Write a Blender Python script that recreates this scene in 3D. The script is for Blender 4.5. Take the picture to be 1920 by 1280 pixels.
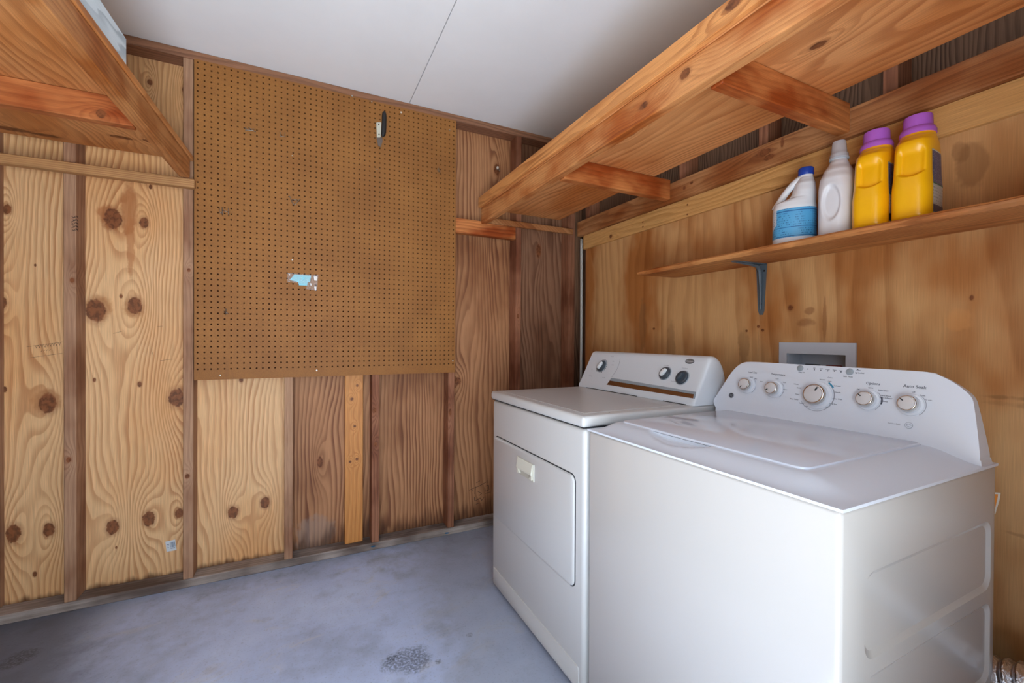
import bpy, bmesh, math, random
from mathutils import Vector, Matrix, noise as mnoise

# ------------------------------------------------------------------ scene, camera, light
for o in list(bpy.data.objects):
    bpy.data.objects.remove(o, do_unlink=True)
SC = bpy.context.scene
COL = SC.collection
SC.view_settings.view_transform = 'Standard'
SC.view_settings.look = 'None'
SC.view_settings.gamma = 1.0
SC.view_settings.use_curve_mapping = False
SC.view_settings.exposure = 0.0
SC.cycles.use_denoising = True
SC.cycles.use_adaptive_sampling = True
SC.cycles.adaptive_threshold = 0.03
SC.cycles.max_bounces = 6
SC.cycles.diffuse_bounces = 4
SC.cycles.glossy_bounces = 3
SC.cycles.caustics_reflective = False
SC.cycles.caustics_refractive = False
SC.cycles.sample_clamp_indirect = 6.0

FPX = 807.01
CAM_H = 1.12
YAW, PITCH, ROLL = 0.453648, -0.0059, 0.00482
def cam_axes():
    cy, sy = math.cos(YAW), math.sin(YAW)
    f = Vector((sy, cy, 0)); r = Vector((cy, -sy, 0)); u = Vector((0, 0, 1))
    f2 = f * math.cos(PITCH) + u * math.sin(PITCH)
    u2 = u * math.cos(PITCH) - f * math.sin(PITCH)
    r3 = r * math.cos(ROLL) + u2 * math.sin(ROLL)
    u3 = u2 * math.cos(ROLL) - r * math.sin(ROLL)
    return r3, u3, f2
CR, CU, CF = cam_axes()
cam = bpy.data.cameras.new('camera')
cam.sensor_fit = 'HORIZONTAL'; cam.sensor_width = 36.0
cam.lens = FPX / 1920 * 36.0
cam.clip_start = 0.02; cam.clip_end = 100
co = bpy.data.objects.new('camera', cam); COL.objects.link(co)
mw = Matrix.Identity(4)
for i in range(3):
    mw[i][0] = CR[i]; mw[i][1] = CU[i]; mw[i][2] = -CF[i]
mw[2][3] = CAM_H
co.matrix_world = mw
SC.camera = co

world = bpy.data.worlds.new('sky'); SC.world = world
world.use_nodes = True
bg = world.node_tree.nodes['Background']
bg.inputs[0].default_value = (0.62, 0.78, 1.0, 1)
bg.inputs[1].default_value = 1.0

def lamp(name, kind, loc, energy, color, **kw):
    L = bpy.data.lights.new(name, kind); L.energy = energy; L.color = color
    for k, v in kw.items():
        setattr(L, k, v)
    o = bpy.data.objects.new(name, L); COL.objects.link(o); o.location = loc
    return o
DOOR_X0, DOOR_X1, DOOR_Y = -0.56, 0.40, -0.30
# daylight through the open doorway: low sun on the floor just inside, blue sky from above, pale ground from below
E_SUN, E_SKY, E_GND = 30.0, 12.0, 31.0
sun = lamp('sun', 'SUN', (0, -3, 4), E_SUN, (0.86, 0.94, 1.0), angle=0.02)
sun.rotation_euler = Vector((-0.10, 0.50, -1.0)).to_track_quat('-Z', 'Y').to_euler()
for nm, en, colr, tilt, z in (('doorway_sky_light', E_SKY, (0.60, 0.80, 1.0), 58, 1.30), ('doorway_ground_light', E_GND, (0.86, 0.94, 1.0), 125, 0.80)):
    day = lamp(nm, 'AREA', ((DOOR_X0 + DOOR_X1) / 2, DOOR_Y - 0.06, z), en, colr, shape='RECTANGLE', size=0.92, size_y=1.4, spread=math.radians(150))
    day.rotation_euler = (math.radians(tilt), 0, 0)

# ------------------------------------------------------------------ helpers
def ray(px, py):
    return CF + CR * ((px - 960) / FPX) - CU * ((py - 640) / FPX)
def on(axis, c, px, py):
    d = ray(px, py); o = Vector((0, 0, CAM_H))
    return o + d * ((c - o[axis]) / d[axis])
def on_plane(p0, n, px, py):
    d = ray(px, py); o = Vector((0, 0, CAM_H))
    return o + d * ((Vector(p0) - o).dot(n) / d.dot(n))

def srgb(r, g, b):
    def f(c):
        c /= 255.0
        return c / 12.92 if c <= 0.04045 else ((c + 0.055) / 1.055) ** 2.4
    return (f(r), f(g), f(b), 1.0)

class V:
    """socket wrapper: arithmetic on shader values"""
    def __init__(s, nt, sock): s.nt = nt; s.s = sock
    def _m(s, op, *args, clamp=False):
        n = s.nt.nodes.new('ShaderNodeMath'); n.operation = op; n.use_clamp = clamp
        for i, a in enumerate(args):
            if isinstance(a, V): s.nt.links.new(a.s, n.inputs[i])
            else: n.inputs[i].default_value = a
        return V(s.nt, n.outputs[0])
    def __add__(s, o): return s._m('ADD', s, o)
    __radd__ = __add__
    def __sub__(s, o): return s._m('SUBTRACT', s, o)
    def __rsub__(s, o): return s._m('SUBTRACT', o, s)
    def __mul__(s, o): return s._m('MULTIPLY', s, o)
    __rmul__ = __mul__
    def __truediv__(s, o): return s._m('DIVIDE', s, o)
    def op(s, name, *a, clamp=False): return s._m(name, s, *a, clamp=clamp)
    def exp(s): return s._m('EXPONENT', s)
    def fract(s): return s._m('FRACT', s)
    def mx(s, o): return s._m('MAXIMUM', s, o)
    def sstep(s, a, b):
        n = s.nt.nodes.new('ShaderNodeMapRange'); n.interpolation_type = 'SMOOTHSTEP'
        s.nt.links.new(s.s, n.inputs[0])
        n.inputs[1].default_value = a; n.inputs[2].default_value = b
        n.inputs[3].default_value = 0; n.inputs[4].default_value = 1
        return V(s.nt, n.outputs[0])

class Mat:
    def __init__(s, name):
        s.m = bpy.data.materials.new(name); s.m.use_nodes = True
        s.nt = s.m.node_tree
        s.b = s.nt.nodes['Principled BSDF']
    def coords(s):
        t = s.nt.nodes.new('ShaderNodeTexCoord'); x = s.nt.nodes.new('ShaderNodeSeparateXYZ')
        s.nt.links.new(t.outputs['Object'], x.inputs[0])
        return [V(s.nt, x.outputs[i]) for i in range(3)]
    def comb(s, x, y, z):
        n = s.nt.nodes.new('ShaderNodeCombineXYZ')
        for i, a in enumerate((x, y, z)):
            if isinstance(a, V): s.nt.links.new(a.s, n.inputs[i])
            else: n.inputs[i].default_value = a
        return n.outputs[0]
    def noise(s, vec, scale=1.0, detail=2.0, rough=0.5, dist=0.0):
        n = s.nt.nodes.new('ShaderNodeTexNoise')
        n.inputs['Scale'].default_value = scale; n.inputs['Detail'].default_value = detail
        n.inputs['Roughness'].default_value = rough; n.inputs['Distortion'].default_value = dist
        s.nt.links.new(vec, n.inputs['Vector'])
        return V(s.nt, n.outputs[0])
    def voro(s, vec, scale):
        n = s.nt.nodes.new('ShaderNodeTexVoronoi'); n.inputs['Scale'].default_value = scale
        s.nt.links.new(vec, n.inputs['Vector'])
        return V(s.nt, n.outputs['Distance'])
    def ramp(s, fac, stops):
        n = s.nt.nodes.new('ShaderNodeValToRGB')
        e = n.color_ramp.elements
        while len(e) < len(stops): e.new(0.5)
        for i, (p, c) in enumerate(stops):
            e[i].position = p; e[i].color = c
        s.nt.links.new(fac.s, n.inputs[0])
        return n.outputs[0]
    def mix(s, fac, a, b, mode='MIX'):
        n = s.nt.nodes.new('ShaderNodeMix'); n.data_type = 'RGBA'; n.blend_type = mode
        for sock, v in ((n.inputs[0], fac), (n.inputs[6], a), (n.inputs[7], b)):
            if isinstance(v, V): s.nt.links.new(v.s, sock)
            elif hasattr(v, 'node'): s.nt.links.new(v, sock)
            else: sock.default_value = v
        return n.outputs[2]
    def color(s, c):
        if hasattr(c, 'node'): s.nt.links.new(c, s.b.inputs['Base Color'])
        else: s.b.inputs['Base Color'].default_value = c
    def set(s, **k):
        for a, v in k.items():
            i = s.b.inputs[a.replace('_', ' ')]
            if isinstance(v, V): s.nt.links.new(v.s, i)
            else: i.default_value = v
    def bump(s, h, strength=0.2, dist=0.002):
        n = s.nt.nodes.new('ShaderNodeBump'); n.inputs['Strength'].default_value = strength
        n.inputs['Distance'].default_value = dist
        s.nt.links.new(h.s, n.inputs['Height']); s.nt.links.new(n.outputs[0], s.b.inputs['Normal'])

def wood(name, u, v, light, dark, gain=(1.14, 1.17, 1.22), K=70, warp=3.0, sv=0.8, su=4.0, knots=(), contrast=1.0, rough=0.62, fiber=0.35,
         blotch=None, foot=None, stains=(), knot_col=None, w_mix=0.7, bump=0.15, knot_bend=3.0):
    """Softwood: u = axis across the grain, v = axis along it (0,1,2). knots = (ku, kv, ru, rv)."""
    light = tuple(min(light[i] * gain[i], .92) for i in range(3)) + (1,); dark = tuple(dark[i] * gain[i] for i in range(3)) + (1,)
    M = Mat(name); c = M.coords()
    w = [i for i in range(3) if i not in (u, v)][0]
    U, Vv, Wc = c[u], c[v], c[w]
    seed = (abs(hash(name)) % 97) if False else sum(ord(ch) * (i + 3) for i, ch in enumerate(name)) % 97
    cross = U + Wc * w_mix
    big = M.noise(M.comb(cross * su, Vv * sv, seed * 1.7), 1.0, 2.0, 0.45)
    mid = M.noise(M.comb(cross * su * 4, Vv * sv * 3.5, seed * 0.9 + 5), 1.0, 2.0, 0.5)
    F = cross * K + (big - 0.5) * (warp * 6.0) + (mid - 0.5) * warp
    edge = M.noise(M.comb(U * 60, Vv * 45, seed), 1.0, 2.0, 0.6)
    kmask = None; krim = None
    for i, kn in enumerate(knots):
        ku, kv, ru, rv = kn[:4]
        bend = kn[4] if len(kn) > 4 else knot_bend
        dx = (U - ku); dv = (Vv - kv)
        if bend:
            gx = dx / (ru * 2.3); gv = dv / (rv * 4.2)
            F = F + ((gx * gx + gv * gv) * -1.0).exp() * (bend * (1 if i % 2 else -1))
        ex = dx / ru; ev = dv / rv
        q = ex * ex + ev * ev + (edge - 0.5) * 1.1
        m1 = q.sstep(1.15, 0.75)
        kmask = m1 if kmask is None else kmask.mx(m1)
        r1 = q.sstep(2.6, 1.0)
        krim = r1 if krim is None else krim.mx(r1)
    ring = F.fract()
    # early wood fades slowly to the dark late wood line and ends sharply
    prof = ring.sstep(0.25, 0.86) * (1.0 - ring.sstep(0.90, 1.0))
    var = M.noise(M.comb(cross * 11, Vv * 1.3, seed + 3), 1.0, 1.0, 0.5).sstep(0.25, 0.75)
    prof = prof * (var * 0.65 + 0.35) * contrast
    mean = [light[i] * 0.8 + dark[i] * 0.2 for i in range(3)] + [1]
    col = M.mix(prof, light, dark)
    fib = M.noise(M.comb(cross * 520, Vv * 9, seed), 1.0, 2.0, 0.6)
    fcol = M.ramp(fib, [(0.25, (1 - fiber, 1 - fiber, 1 - fiber, 1)), (0.75, (1 + 0 * fiber, 1, 1, 1))])
    col = M.mix(1.0, col, fcol, 'MULTIPLY')
    if blotch:
        bcol, bs, lo, hi = blotch
        bn = M.noise(M.comb(cross * bs, Vv * bs * 0.45, seed + 11), 1.0, 3.0, 0.55).sstep(lo, hi)
        col = M.mix(bn, col, bcol, 'MULTIPLY')
    if stains: blob = M.noise(M.comb(U * 17, Vv * 13, seed + 7), 1.0, 3.0, 0.6)
    for (su_, sv_, ru, rv, scol, amt) in stains:
        dx = (U - su_) / ru; dv = (Vv - sv_) / rv
        q = dx * dx + dv * dv + (edge - 0.5) * 0.5 + (blob - 0.5) * 2.6
        col = M.mix(q.sstep(1.25, 0.45) * amt, col, scol)
    if kmask is not None:
        kc = knot_col or srgb(128, 74, 40)
        kd = (kc[0] * 0.5, kc[1] * 0.45, kc[2] * 0.42, 1)
        col = M.mix(krim * 0.35, col, kc)
        col = M.mix(kmask * 0.92, col, M.mix(edge.sstep(0.35, 0.6), kd, kc))
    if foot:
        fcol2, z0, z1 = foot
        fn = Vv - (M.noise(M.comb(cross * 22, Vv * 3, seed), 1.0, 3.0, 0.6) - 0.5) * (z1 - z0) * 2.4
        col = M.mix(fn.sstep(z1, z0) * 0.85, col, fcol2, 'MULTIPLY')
    M.color(col)
    M.set(Roughness=rough, Specular_IOR_Level=0.3)
    if bump: M.bump(fib, bump * .6, 0.0012)
    return M.m

def plain(name, col, rough=0.5, metal=0.0, spec=0.5, **k):
    M = Mat(name); M.color(col); M.set(Roughness=rough, Metallic=metal, Specular_IOR_Level=spec)
    if k: M.set(**k)
    return M.m

def speckled(name, c0, c1, scale, rough=0.5, bump=0.0, **k):
    M = Mat(name); x, y, z = M.coords()
    n = M.noise(M.comb(x, y, z), scale, 4.0, 0.6)
    M.color(M.ramp(n, [(0.3, c0), (0.7, c1)])); M.set(Roughness=rough, **k)
    if bump: M.bump(n, bump, 0.001)
    return M.m

# ---- mesh helpers (all meshes are written in world coordinates, parents only carry a location)
ROOTLOC = {}
def link(name, bm, mat, parent=None, smooth=False, kind=None, label=None, recalc=True):
    if recalc: bmesh.ops.recalc_face_normals(bm, faces=bm.faces)
    me = bpy.data.meshes.new(name); bm.to_mesh(me); bm.free()
    o = bpy.data.objects.new(name, me); COL.objects.link(o)
    if mat is not None:
        for m in (mat if isinstance(mat, (list, tuple)) else [mat]): me.materials.append(m)
    if smooth:
        me.polygons.foreach_set('use_smooth', [True] * len(me.polygons))
        if smooth != 'all':
            me.set_sharp_from_angle(angle=math.radians(38))
    if parent is not None: adopt(o, parent)
    if kind: o['kind'] = kind
    if label: o['label'] = label
    return o
def world_loc(o):
    p = Vector(ROOTLOC.get(o.name, (0, 0, 0)))
    return p
def adopt(o, parent):
    o.parent = parent
    o.matrix_parent_inverse = Matrix.Translation(-world_loc(parent))
def thing(name, label, cat, loc, group=None):
    o = bpy.data.objects.new(name, None); COL.objects.link(o)
    o.location = loc; o.empty_display_size = 0.05
    ROOTLOC[o.name] = tuple(loc)
    o['label'] = label; o['category'] = cat
    if group: o['group'] = group
    return o
def tag(o, label, cat, group=None):
    o['label'] = label; o['category'] = cat
    if group: o['group'] = group
    return o
def B(): return bmesh.new()
def box(bm, x0, x1, y0, y1, z0, z1, bev=0.0, seg=1, mi=0):
    vs = [bm.verts.new((x, y, z)) for x in (x0, x1) for y in (y0, y1) for z in (z0, z1)]
    idx = ((0, 1, 3, 2), (4, 6, 7, 5), (0, 4, 5, 1), (2, 3, 7, 6), (0, 2, 6, 4), (1, 5, 7, 3))
    fs = [bm.faces.new([vs[i] for i in q]) for q in idx]
    for f in fs: f.material_index = mi
    if bev:
        es = list({e for f in fs for e in f.edges})
        bmesh.ops.bevel(bm, geom=es, offset=bev, segments=seg, affect='EDGES', profile=0.5)
    return vs
def frame(o, r, n):
    """matrix with x = r, z = n, y = n x r"""
    r = Vector(r).normalized(); n = Vector(n).normalized(); u = n.cross(r)
    m = Matrix.Identity(4)
    for i in range(3):
        m[i][0] = r[i]; m[i][1] = u[i]; m[i][2] = n[i]; m[i][3] = o[i]
    return m
def lathe(bm, prof, M, n=32, sx=1.0, sy=1.0, mi=0):
    rings = []
    for r, h in prof:
        if r < 1e-6: rings.append([bm.verts.new(M @ Vector((0, 0, h)))])
        else: rings.append([bm.verts.new(M @ Vector((r * sx * math.cos(2 * math.pi * k / n), r * sy * math.sin(2 * math.pi * k / n), h))) for k in range(n)])
    for a, b in zip(rings, rings[1:]):
        for k in range(n):
            p = [a[k % len(a)], a[(k + 1) % len(a)], b[(k + 1) % len(b)], b[k % len(b)]]
            q = []
            for v in p:
                if v not in q: q.append(v)
            if len(q) > 2:
                f = bm.faces.new(q); f.material_index = mi
def tube(bm, pts, r, n=8, rad=None, cap=True, mi=0):
    pts = [Vector(p) for p in pts]; rings = []
    ref = None
    for i, p in enumerate(pts):
        t = (pts[min(i + 1, len(pts) - 1)] - pts[max(i - 1, 0)]).normalized()
        if ref is None:
            ref = Vector((0, 0, 1)) if abs(t.z) < 0.9 else Vector((1, 0, 0))
        a = (ref - t * ref.dot(t)).normalized(); b = t.cross(a); ref = a
        rr = rad(i) if rad else r
        rings.append([bm.verts.new(p + (a * math.cos(2 * math.pi * k / n) + b * math.sin(2 * math.pi * k / n)) * rr) for k in range(n)])
    for a, b in zip(rings, rings[1:]):
        for k in range(n):
            f = bm.faces.new((a[k], a[(k + 1) % n], b[(k + 1) % n], b[k])); f.material_index = mi
    if cap:
        bm.faces.new(rings[0][::-1]).material_index = mi; bm.faces.new(rings[-1]).material_index = mi
def bez(p0, p1, p2, p3, n=12):
    p0, p1, p2, p3 = map(Vector, (p0, p1, p2, p3)); out = []
    for i in range(n + 1):
        t = i / n; s = 1 - t
        out.append(p0 * s ** 3 + p1 * 3 * s * s * t + p2 * 3 * s * t * t + p3 * t ** 3)
    return out
def rrect(w, h, r, seg=6):
    pts = []
    for cx, cy, a0 in ((w / 2 - r, h / 2 - r, 0), (-w / 2 + r, h / 2 - r, 90), (-w / 2 + r, -h / 2 + r, 180), (w / 2 - r, -h / 2 + r, 270)):
        for k in range(seg + 1):
            a = math.radians(a0 + 90 * k / seg)
            pts.append((cx + r * math.cos(a), cy + r * math.sin(a)))
    return pts
def plate(bm, M, w, h, r, depth, bev=0.003, seg=6, mi=0, back=True):
    """rounded rectangle plate standing proud by depth along M's z, edges bevelled"""
    levels = [(0.0, 0.0), (0.0, depth - bev), (bev * 0.3, depth - bev * 0.3), (bev, depth)]
    rings = []
    for ins, d in levels:
        rings.append([bm.verts.new(M @ Vector((x, y, d))) for x, y in rrect(w - 2 * ins, h - 2 * ins, max(r - ins, 0.0005), seg)])
    n = len(rings[0])
    for a, b in zip(rings, rings[1:]):
        for k in range(n):
            bm.faces.new((a[k], a[(k + 1) % n], b[(k + 1) % n], b[k])).material_index = mi
    bm.faces.new(rings[-1]).material_index = mi
    if back: bm.faces.new(rings[0][::-1]).material_index = mi
def text_mesh(name, body, M, size, mat, parent, align='CENTER'):
    cu = bpy.data.curves.new('t', 'FONT'); cu.body = body; cu.size = size
    cu.align_x = align; cu.align_y = 'CENTER'; cu.resolution_u = 2
    cu.offset = size * 0.012
    ob = bpy.data.objects.new('t', cu)
    me = bpy.data.meshes.new_from_object(ob)
    bpy.data.objects.remove(ob); bpy.data.curves.remove(cu)
    me.transform(M); me.name = name
    me.materials.clear(); me.materials.append(mat)
    o = bpy.data.objects.new(name, me); COL.objects.link(o); adopt(o, parent)
    return o

# ------------------------------------------------------------------ dimensions
YF = 2.36            # face of the back wall's studs
YS = YF + 0.089      # face of its plywood sheathing
CEIL = 2.400
WR = 1.62            # face of the plywood lining the right wall
WRS = WR + 0.101     # sheathing behind the right wall's studs
XL = -1.15
def knot(px, py, rpx, asp=1.15, axis=1, c=YS, bend=None):
    p = on(axis, c, px, py); q = on(axis, c, px + 1, py); r = on(axis, c, px, py + 1)
    ua = 0 if axis == 1 else 1
    ru = abs(q[ua] - p[ua]) * rpx; rv = abs(r[2] - p[2]) * rpx * asp
    return (p[ua], p[2], ru, rv) + ((bend,) if bend is not None else ())

# ------------------------------------------------------------------ materials
kA = [knot(*a) for a in ((14, 392, 8), (2, 567, 11), (90, 755, 17), (25, 1000, 15), (92, 993, 11),
      (212, 410, 17), (270, 417, 9), (180, 582, 19), (253, 573, 14), (331, 745, 15),
      (211, 988, 12), (279, 972, 12), (336, 962, 8), (437, 960, 10), (497, 942, 9), (349, 170, 8), (281, 154, 5))]
kA += [knot(a, b, r, 1.3, bend=0) for a, b, r in ((177, 712, 3), (262, 720, 4), (65, 1076, 4), (227, 555, 3), (282, 350, 3), (9, 730, 4), (452, 712, 4), (66, 497, 2), (218, 1026, 2))]
def stain(px, py, rx, ry, col, amt, axis=1, c=YS):
    p = on(axis, c, px, py); q = on(axis, c, px + rx, py); r = on(axis, c, px, py + ry)
    ua = 0 if axis == 1 else 1
    return (p[ua], p[2], abs(q[ua] - p[ua]), abs(r[2] - p[2]), col, amt)
stA = [stain(241, 395, 17, 45, srgb(158, 92, 46), .65), stain(245, 460, 8, 60, srgb(168, 102, 54), .62),
       stain(205, 405, 26, 22, srgb(160, 92, 44), .7), stain(88, 752, 30, 24, srgb(170, 110, 60), .5),
       stain(250, 575, 22, 22, srgb(176, 118, 62), .5), stain(185, 580, 27, 27, srgb(170, 108, 52), .5)]
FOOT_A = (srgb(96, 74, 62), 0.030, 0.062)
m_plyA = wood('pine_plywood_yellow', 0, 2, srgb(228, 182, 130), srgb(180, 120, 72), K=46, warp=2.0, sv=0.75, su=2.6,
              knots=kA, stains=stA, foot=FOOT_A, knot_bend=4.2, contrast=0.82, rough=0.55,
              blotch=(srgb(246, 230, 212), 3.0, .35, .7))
kB = [knot(858, 714, 6), knot(702, 560, 4), knot(932, 318, 5, 2.2), knot(600, 866, 5, 2.0)]
m_plyB = wood('pine_plywood_brown', 0, 2, srgb(182, 128, 86), srgb(118, 68, 40), K=44, warp=2.2, sv=0.55, su=2.8,
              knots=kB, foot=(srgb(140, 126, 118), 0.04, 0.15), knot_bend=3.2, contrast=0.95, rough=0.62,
              blotch=(srgb(196, 178, 164), 3.5, .4, .75), stains=[stain(590, 1000, 40, 34, srgb(150, 134, 124), .45)])
m_plyC = wood('pine_plywood_dark', 0, 2, srgb(150, 108, 80), srgb(100, 62, 42), K=40, warp=3.0, sv=0.5, su=2.4,
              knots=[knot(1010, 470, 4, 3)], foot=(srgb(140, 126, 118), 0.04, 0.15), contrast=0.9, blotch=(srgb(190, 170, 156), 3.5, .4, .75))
m_stud = wood('stud_lumber_grey_brown', 0, 2, srgb(178, 136, 104), srgb(138, 98, 72), K=60, warp=1.2, sv=0.5, su=5, contrast=0.6,
              knots=[(-0.853, 0.62, .008, .011), (-0.842, 1.35, .007, .010), (-0.46, 0.5, .008, .01), (-0.455, 1.42, .006, .008)],
              blotch=(srgb(196, 172, 160), 6, .38, .7), rough=0.75)
m_stud_red = wood('stud_lumber_red_brown', 0, 2, srgb(160, 106, 76), srgb(110, 66, 44), K=60, warp=1.2, sv=0.5, su=5, contrast=0.7,
                  blotch=(srgb(180, 150, 132), 6, .36, .7), rough=0.72,
                  knots=[(0.345, 0.74, .009, .012), (0.35, 0.56, .008, .01), (0.76, 0.7, .008, .02), (1.19, 1.26, .006, .012)])
m_stud_new = wood('stud_lumber_new', 0, 2, srgb(206, 138, 72), srgb(176, 104, 48), K=36, warp=1.0, sv=0.5, su=5, contrast=0.6,
                  knots=[(0.235, 0.80, .008, .008), (0.262, 0.87, .006, .006), (0.262, 0.48, .007, .007), (0.228, 0.47, .006, .006), (0.25, 0.655, .006, .006)], rough=0.5)
m_plate = wood('bottom_plate_lumber', 1, 0, srgb(176, 160, 148), srgb(134, 118, 106), K=50, warp=1.0, sv=0.5, su=6, contrast=0.7,
               blotch=(srgb(150, 140, 136), 6, .35, .65), rough=0.8, knots=[(0.02, 2.37, .02, .012), (-.2, 2.40, .015, .008)])
m_topplate = wood('top_plate_lumber', 1, 0, srgb(150, 104, 76), srgb(108, 70, 50), K=60, warp=1.2, contrast=0.7, su=6, rough=0.75)
m_ledger = wood('ledger_lumber', 2, 0, srgb(188, 138, 88), srgb(146, 98, 58), K=110, warp=1.0, sv=0.7, su=8, contrast=0.8)
m_shelfply = wood('shelf_plywood_orange', 0, 1, srgb(226, 156, 96), srgb(180, 108, 58), K=26, warp=3.4, sv=0.45, su=2.2, contrast=0.75,
                  knots=[(1.20, 0.66, .012, .02), (1.10, 1.25, .01, .02)], blotch=(srgb(224, 190, 150), 3, .38, .7), rough=0.5)
m_beam = wood('shelf_beam_orange', 2, 1, srgb(212, 146, 88), srgb(164, 96, 50), K=50, warp=2.0, sv=0.6, su=5, contrast=0.75,
              knots=[(1.85, 0.86, .014, .018), (1.84, 1.02, .01, .02)], blotch=(srgb(206, 160, 116), 7, .36, .66), rough=0.5)
m_brace = wood('shelf_brace_orange', 2, 0, srgb(204, 128, 70), srgb(158, 88, 44), K=50, warp=1.6, sv=0.6, su=5, contrast=0.7,
               blotch=(srgb(190, 140, 100), 8, .34, .64), rough=0.55)
m_fascia = wood('shelf_fascia_orange', 2, 1, srgb(220, 150, 86), srgb(172, 102, 50), K=40, warp=2.6, sv=0.7, su=6, contrast=0.9,
                knots=[(1.925, 0.70, .014, .022)], rough=0.5)
m_lshelf = wood('left_shelf_plywood', 0, 1, srgb(214, 150, 92), srgb(164, 102, 56), K=26, warp=3.6, sv=0.5, su=2.2, contrast=0.7, rough=0.5,
                knots=[(-.99, 2.30, .05, .018, 2), (-.90, 2.31, .04, .014, 2), (-.64, 2.20, .035, .014, 2), (-.545, 2.19, .028, .012, 2), (-.53, 2.25, .02, .01, 1)],
                blotch=(srgb(224, 190, 150), 3, .38, .7))
m_lbeam = wood('left_shelf_beam', 2, 1, srgb(196, 134, 80), srgb(150, 92, 46), K=50, warp=2.0, sv=0.6, su=5, contrast=0.7,
               blotch=(srgb(206, 170, 130), 8, .36, .66), rough=0.55)
m_lbrace = wood('left_shelf_brace', 2, 0, srgb(194, 120, 68), srgb(148, 82, 42), K=40, warp=1.6, contrast=0.7, rough=0.5,
                knots=[(1.84, -.585, .014, .012)], blotch=(srgb(190, 140, 100), 7, .36, .66))
WST = lambda *a: stain(*a, axis=0, c=WR)
m_plyR = wood('plywood_lining', 1, 2, srgb(208, 160, 106), srgb(172, 120, 70), K=13, warp=2.4, sv=0.25, su=1.6, contrast=0.62, rough=0.6,
              knots=[knot(1482, 577, 5, 1.0, 0, WR, 0), knot(1822, 558, 4, 1.2, 0, WR, 0), knot(1400, 620, 2, 1, 0, WR, 0), knot(1422, 612, 2.5, 1, 0, WR, 0), knot(1430, 619, 2.5, 1, 0, WR, 0), knot(1226, 616, 2, 1, 0, WR, 0)],
              blotch=(srgb(214, 180, 146), 4.0, .42, .66), fiber=0.22,
              stains=[WST(1822, 308, 34, 46, srgb(140, 98, 60), .5), WST(2000, 755, 175, 7, srgb(120, 84, 48), .55), WST(2000, 768, 170, 9, srgb(150, 106, 62), .5),
                      WST(1512, 605, 18, 9, srgb(130, 74, 40), .5), WST(1546, 600, 4, 40, srgb(128, 76, 42), .45), WST(1518, 582, 10, 8, srgb(130, 74, 40), .5),
                      WST(1258, 660, 9, 60, srgb(134, 98, 62), .4), WST(1205, 610, 7, 50, srgb(124, 92, 60), .4), WST(1395, 650, 10, 40, srgb(128, 92, 56), .4),
                      WST(1980, 1022, 130, 5, srgb(140, 96, 54), .4), WST(1800, 600, 30, 22, srgb(214, 150, 88), .5), WST(1800, 285, 18, 20, srgb(140, 98, 60), .5)])
m_batten = wood('pale_pine_batten', 2, 1, srgb(216, 164, 100), srgb(184, 130, 68), K=34, warp=2.4, sv=0.6, su=5, contrast=0.7,
                knots=[(1.715, 1.99, .010, .012, 2), (1.70, 1.44, .004, .004, 0), (1.745, 1.44, .004, .004, 0), (1.735, 1.73, .004, .005, 0), (1.71, 1.73, .004, .005, 0)], rough=0.55)
m_rledger = wood('right_ledger_lumber', 2, 1, srgb(186, 130, 82), srgb(142, 90, 52), K=44, warp=2.0, sv=0.6, su=5, contrast=0.7,
                 knots=[(1.835, 1.065, .014, .03, 2), (1.81, 1.04, .010, .02, 1), (1.845, 0.99, .016, .006, 0), (1.82, 1.44, .008, .008, 0), (1.83, 1.40, .006, .008, 0)],
                 blotch=(srgb(200, 164, 128), 6, .36, .66))
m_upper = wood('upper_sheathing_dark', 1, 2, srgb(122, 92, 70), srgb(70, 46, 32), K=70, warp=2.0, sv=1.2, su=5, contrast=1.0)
m_wshelf = wood('wall_shelf_board', 0, 1, srgb(206, 140, 82), srgb(148, 88, 44), K=60, warp=1.6, sv=0.6, su=6, contrast=0.85,
                blotch=(srgb(200, 156, 114), 5, .38, .68), rough=0.55)
m_whiteboard = wood('white_painted_lumber', 2, 1, srgb(206, 214, 214), srgb(150, 162, 166), K=26, warp=2.5, sv=0.8, su=5, contrast=1.0, rough=0.5, fiber=0.12)
m_plain_ply = wood('plywood_plain', 1, 2, srgb(196, 150, 98), srgb(160, 110, 64), K=14, warp=2.4, contrast=0.5)

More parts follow.
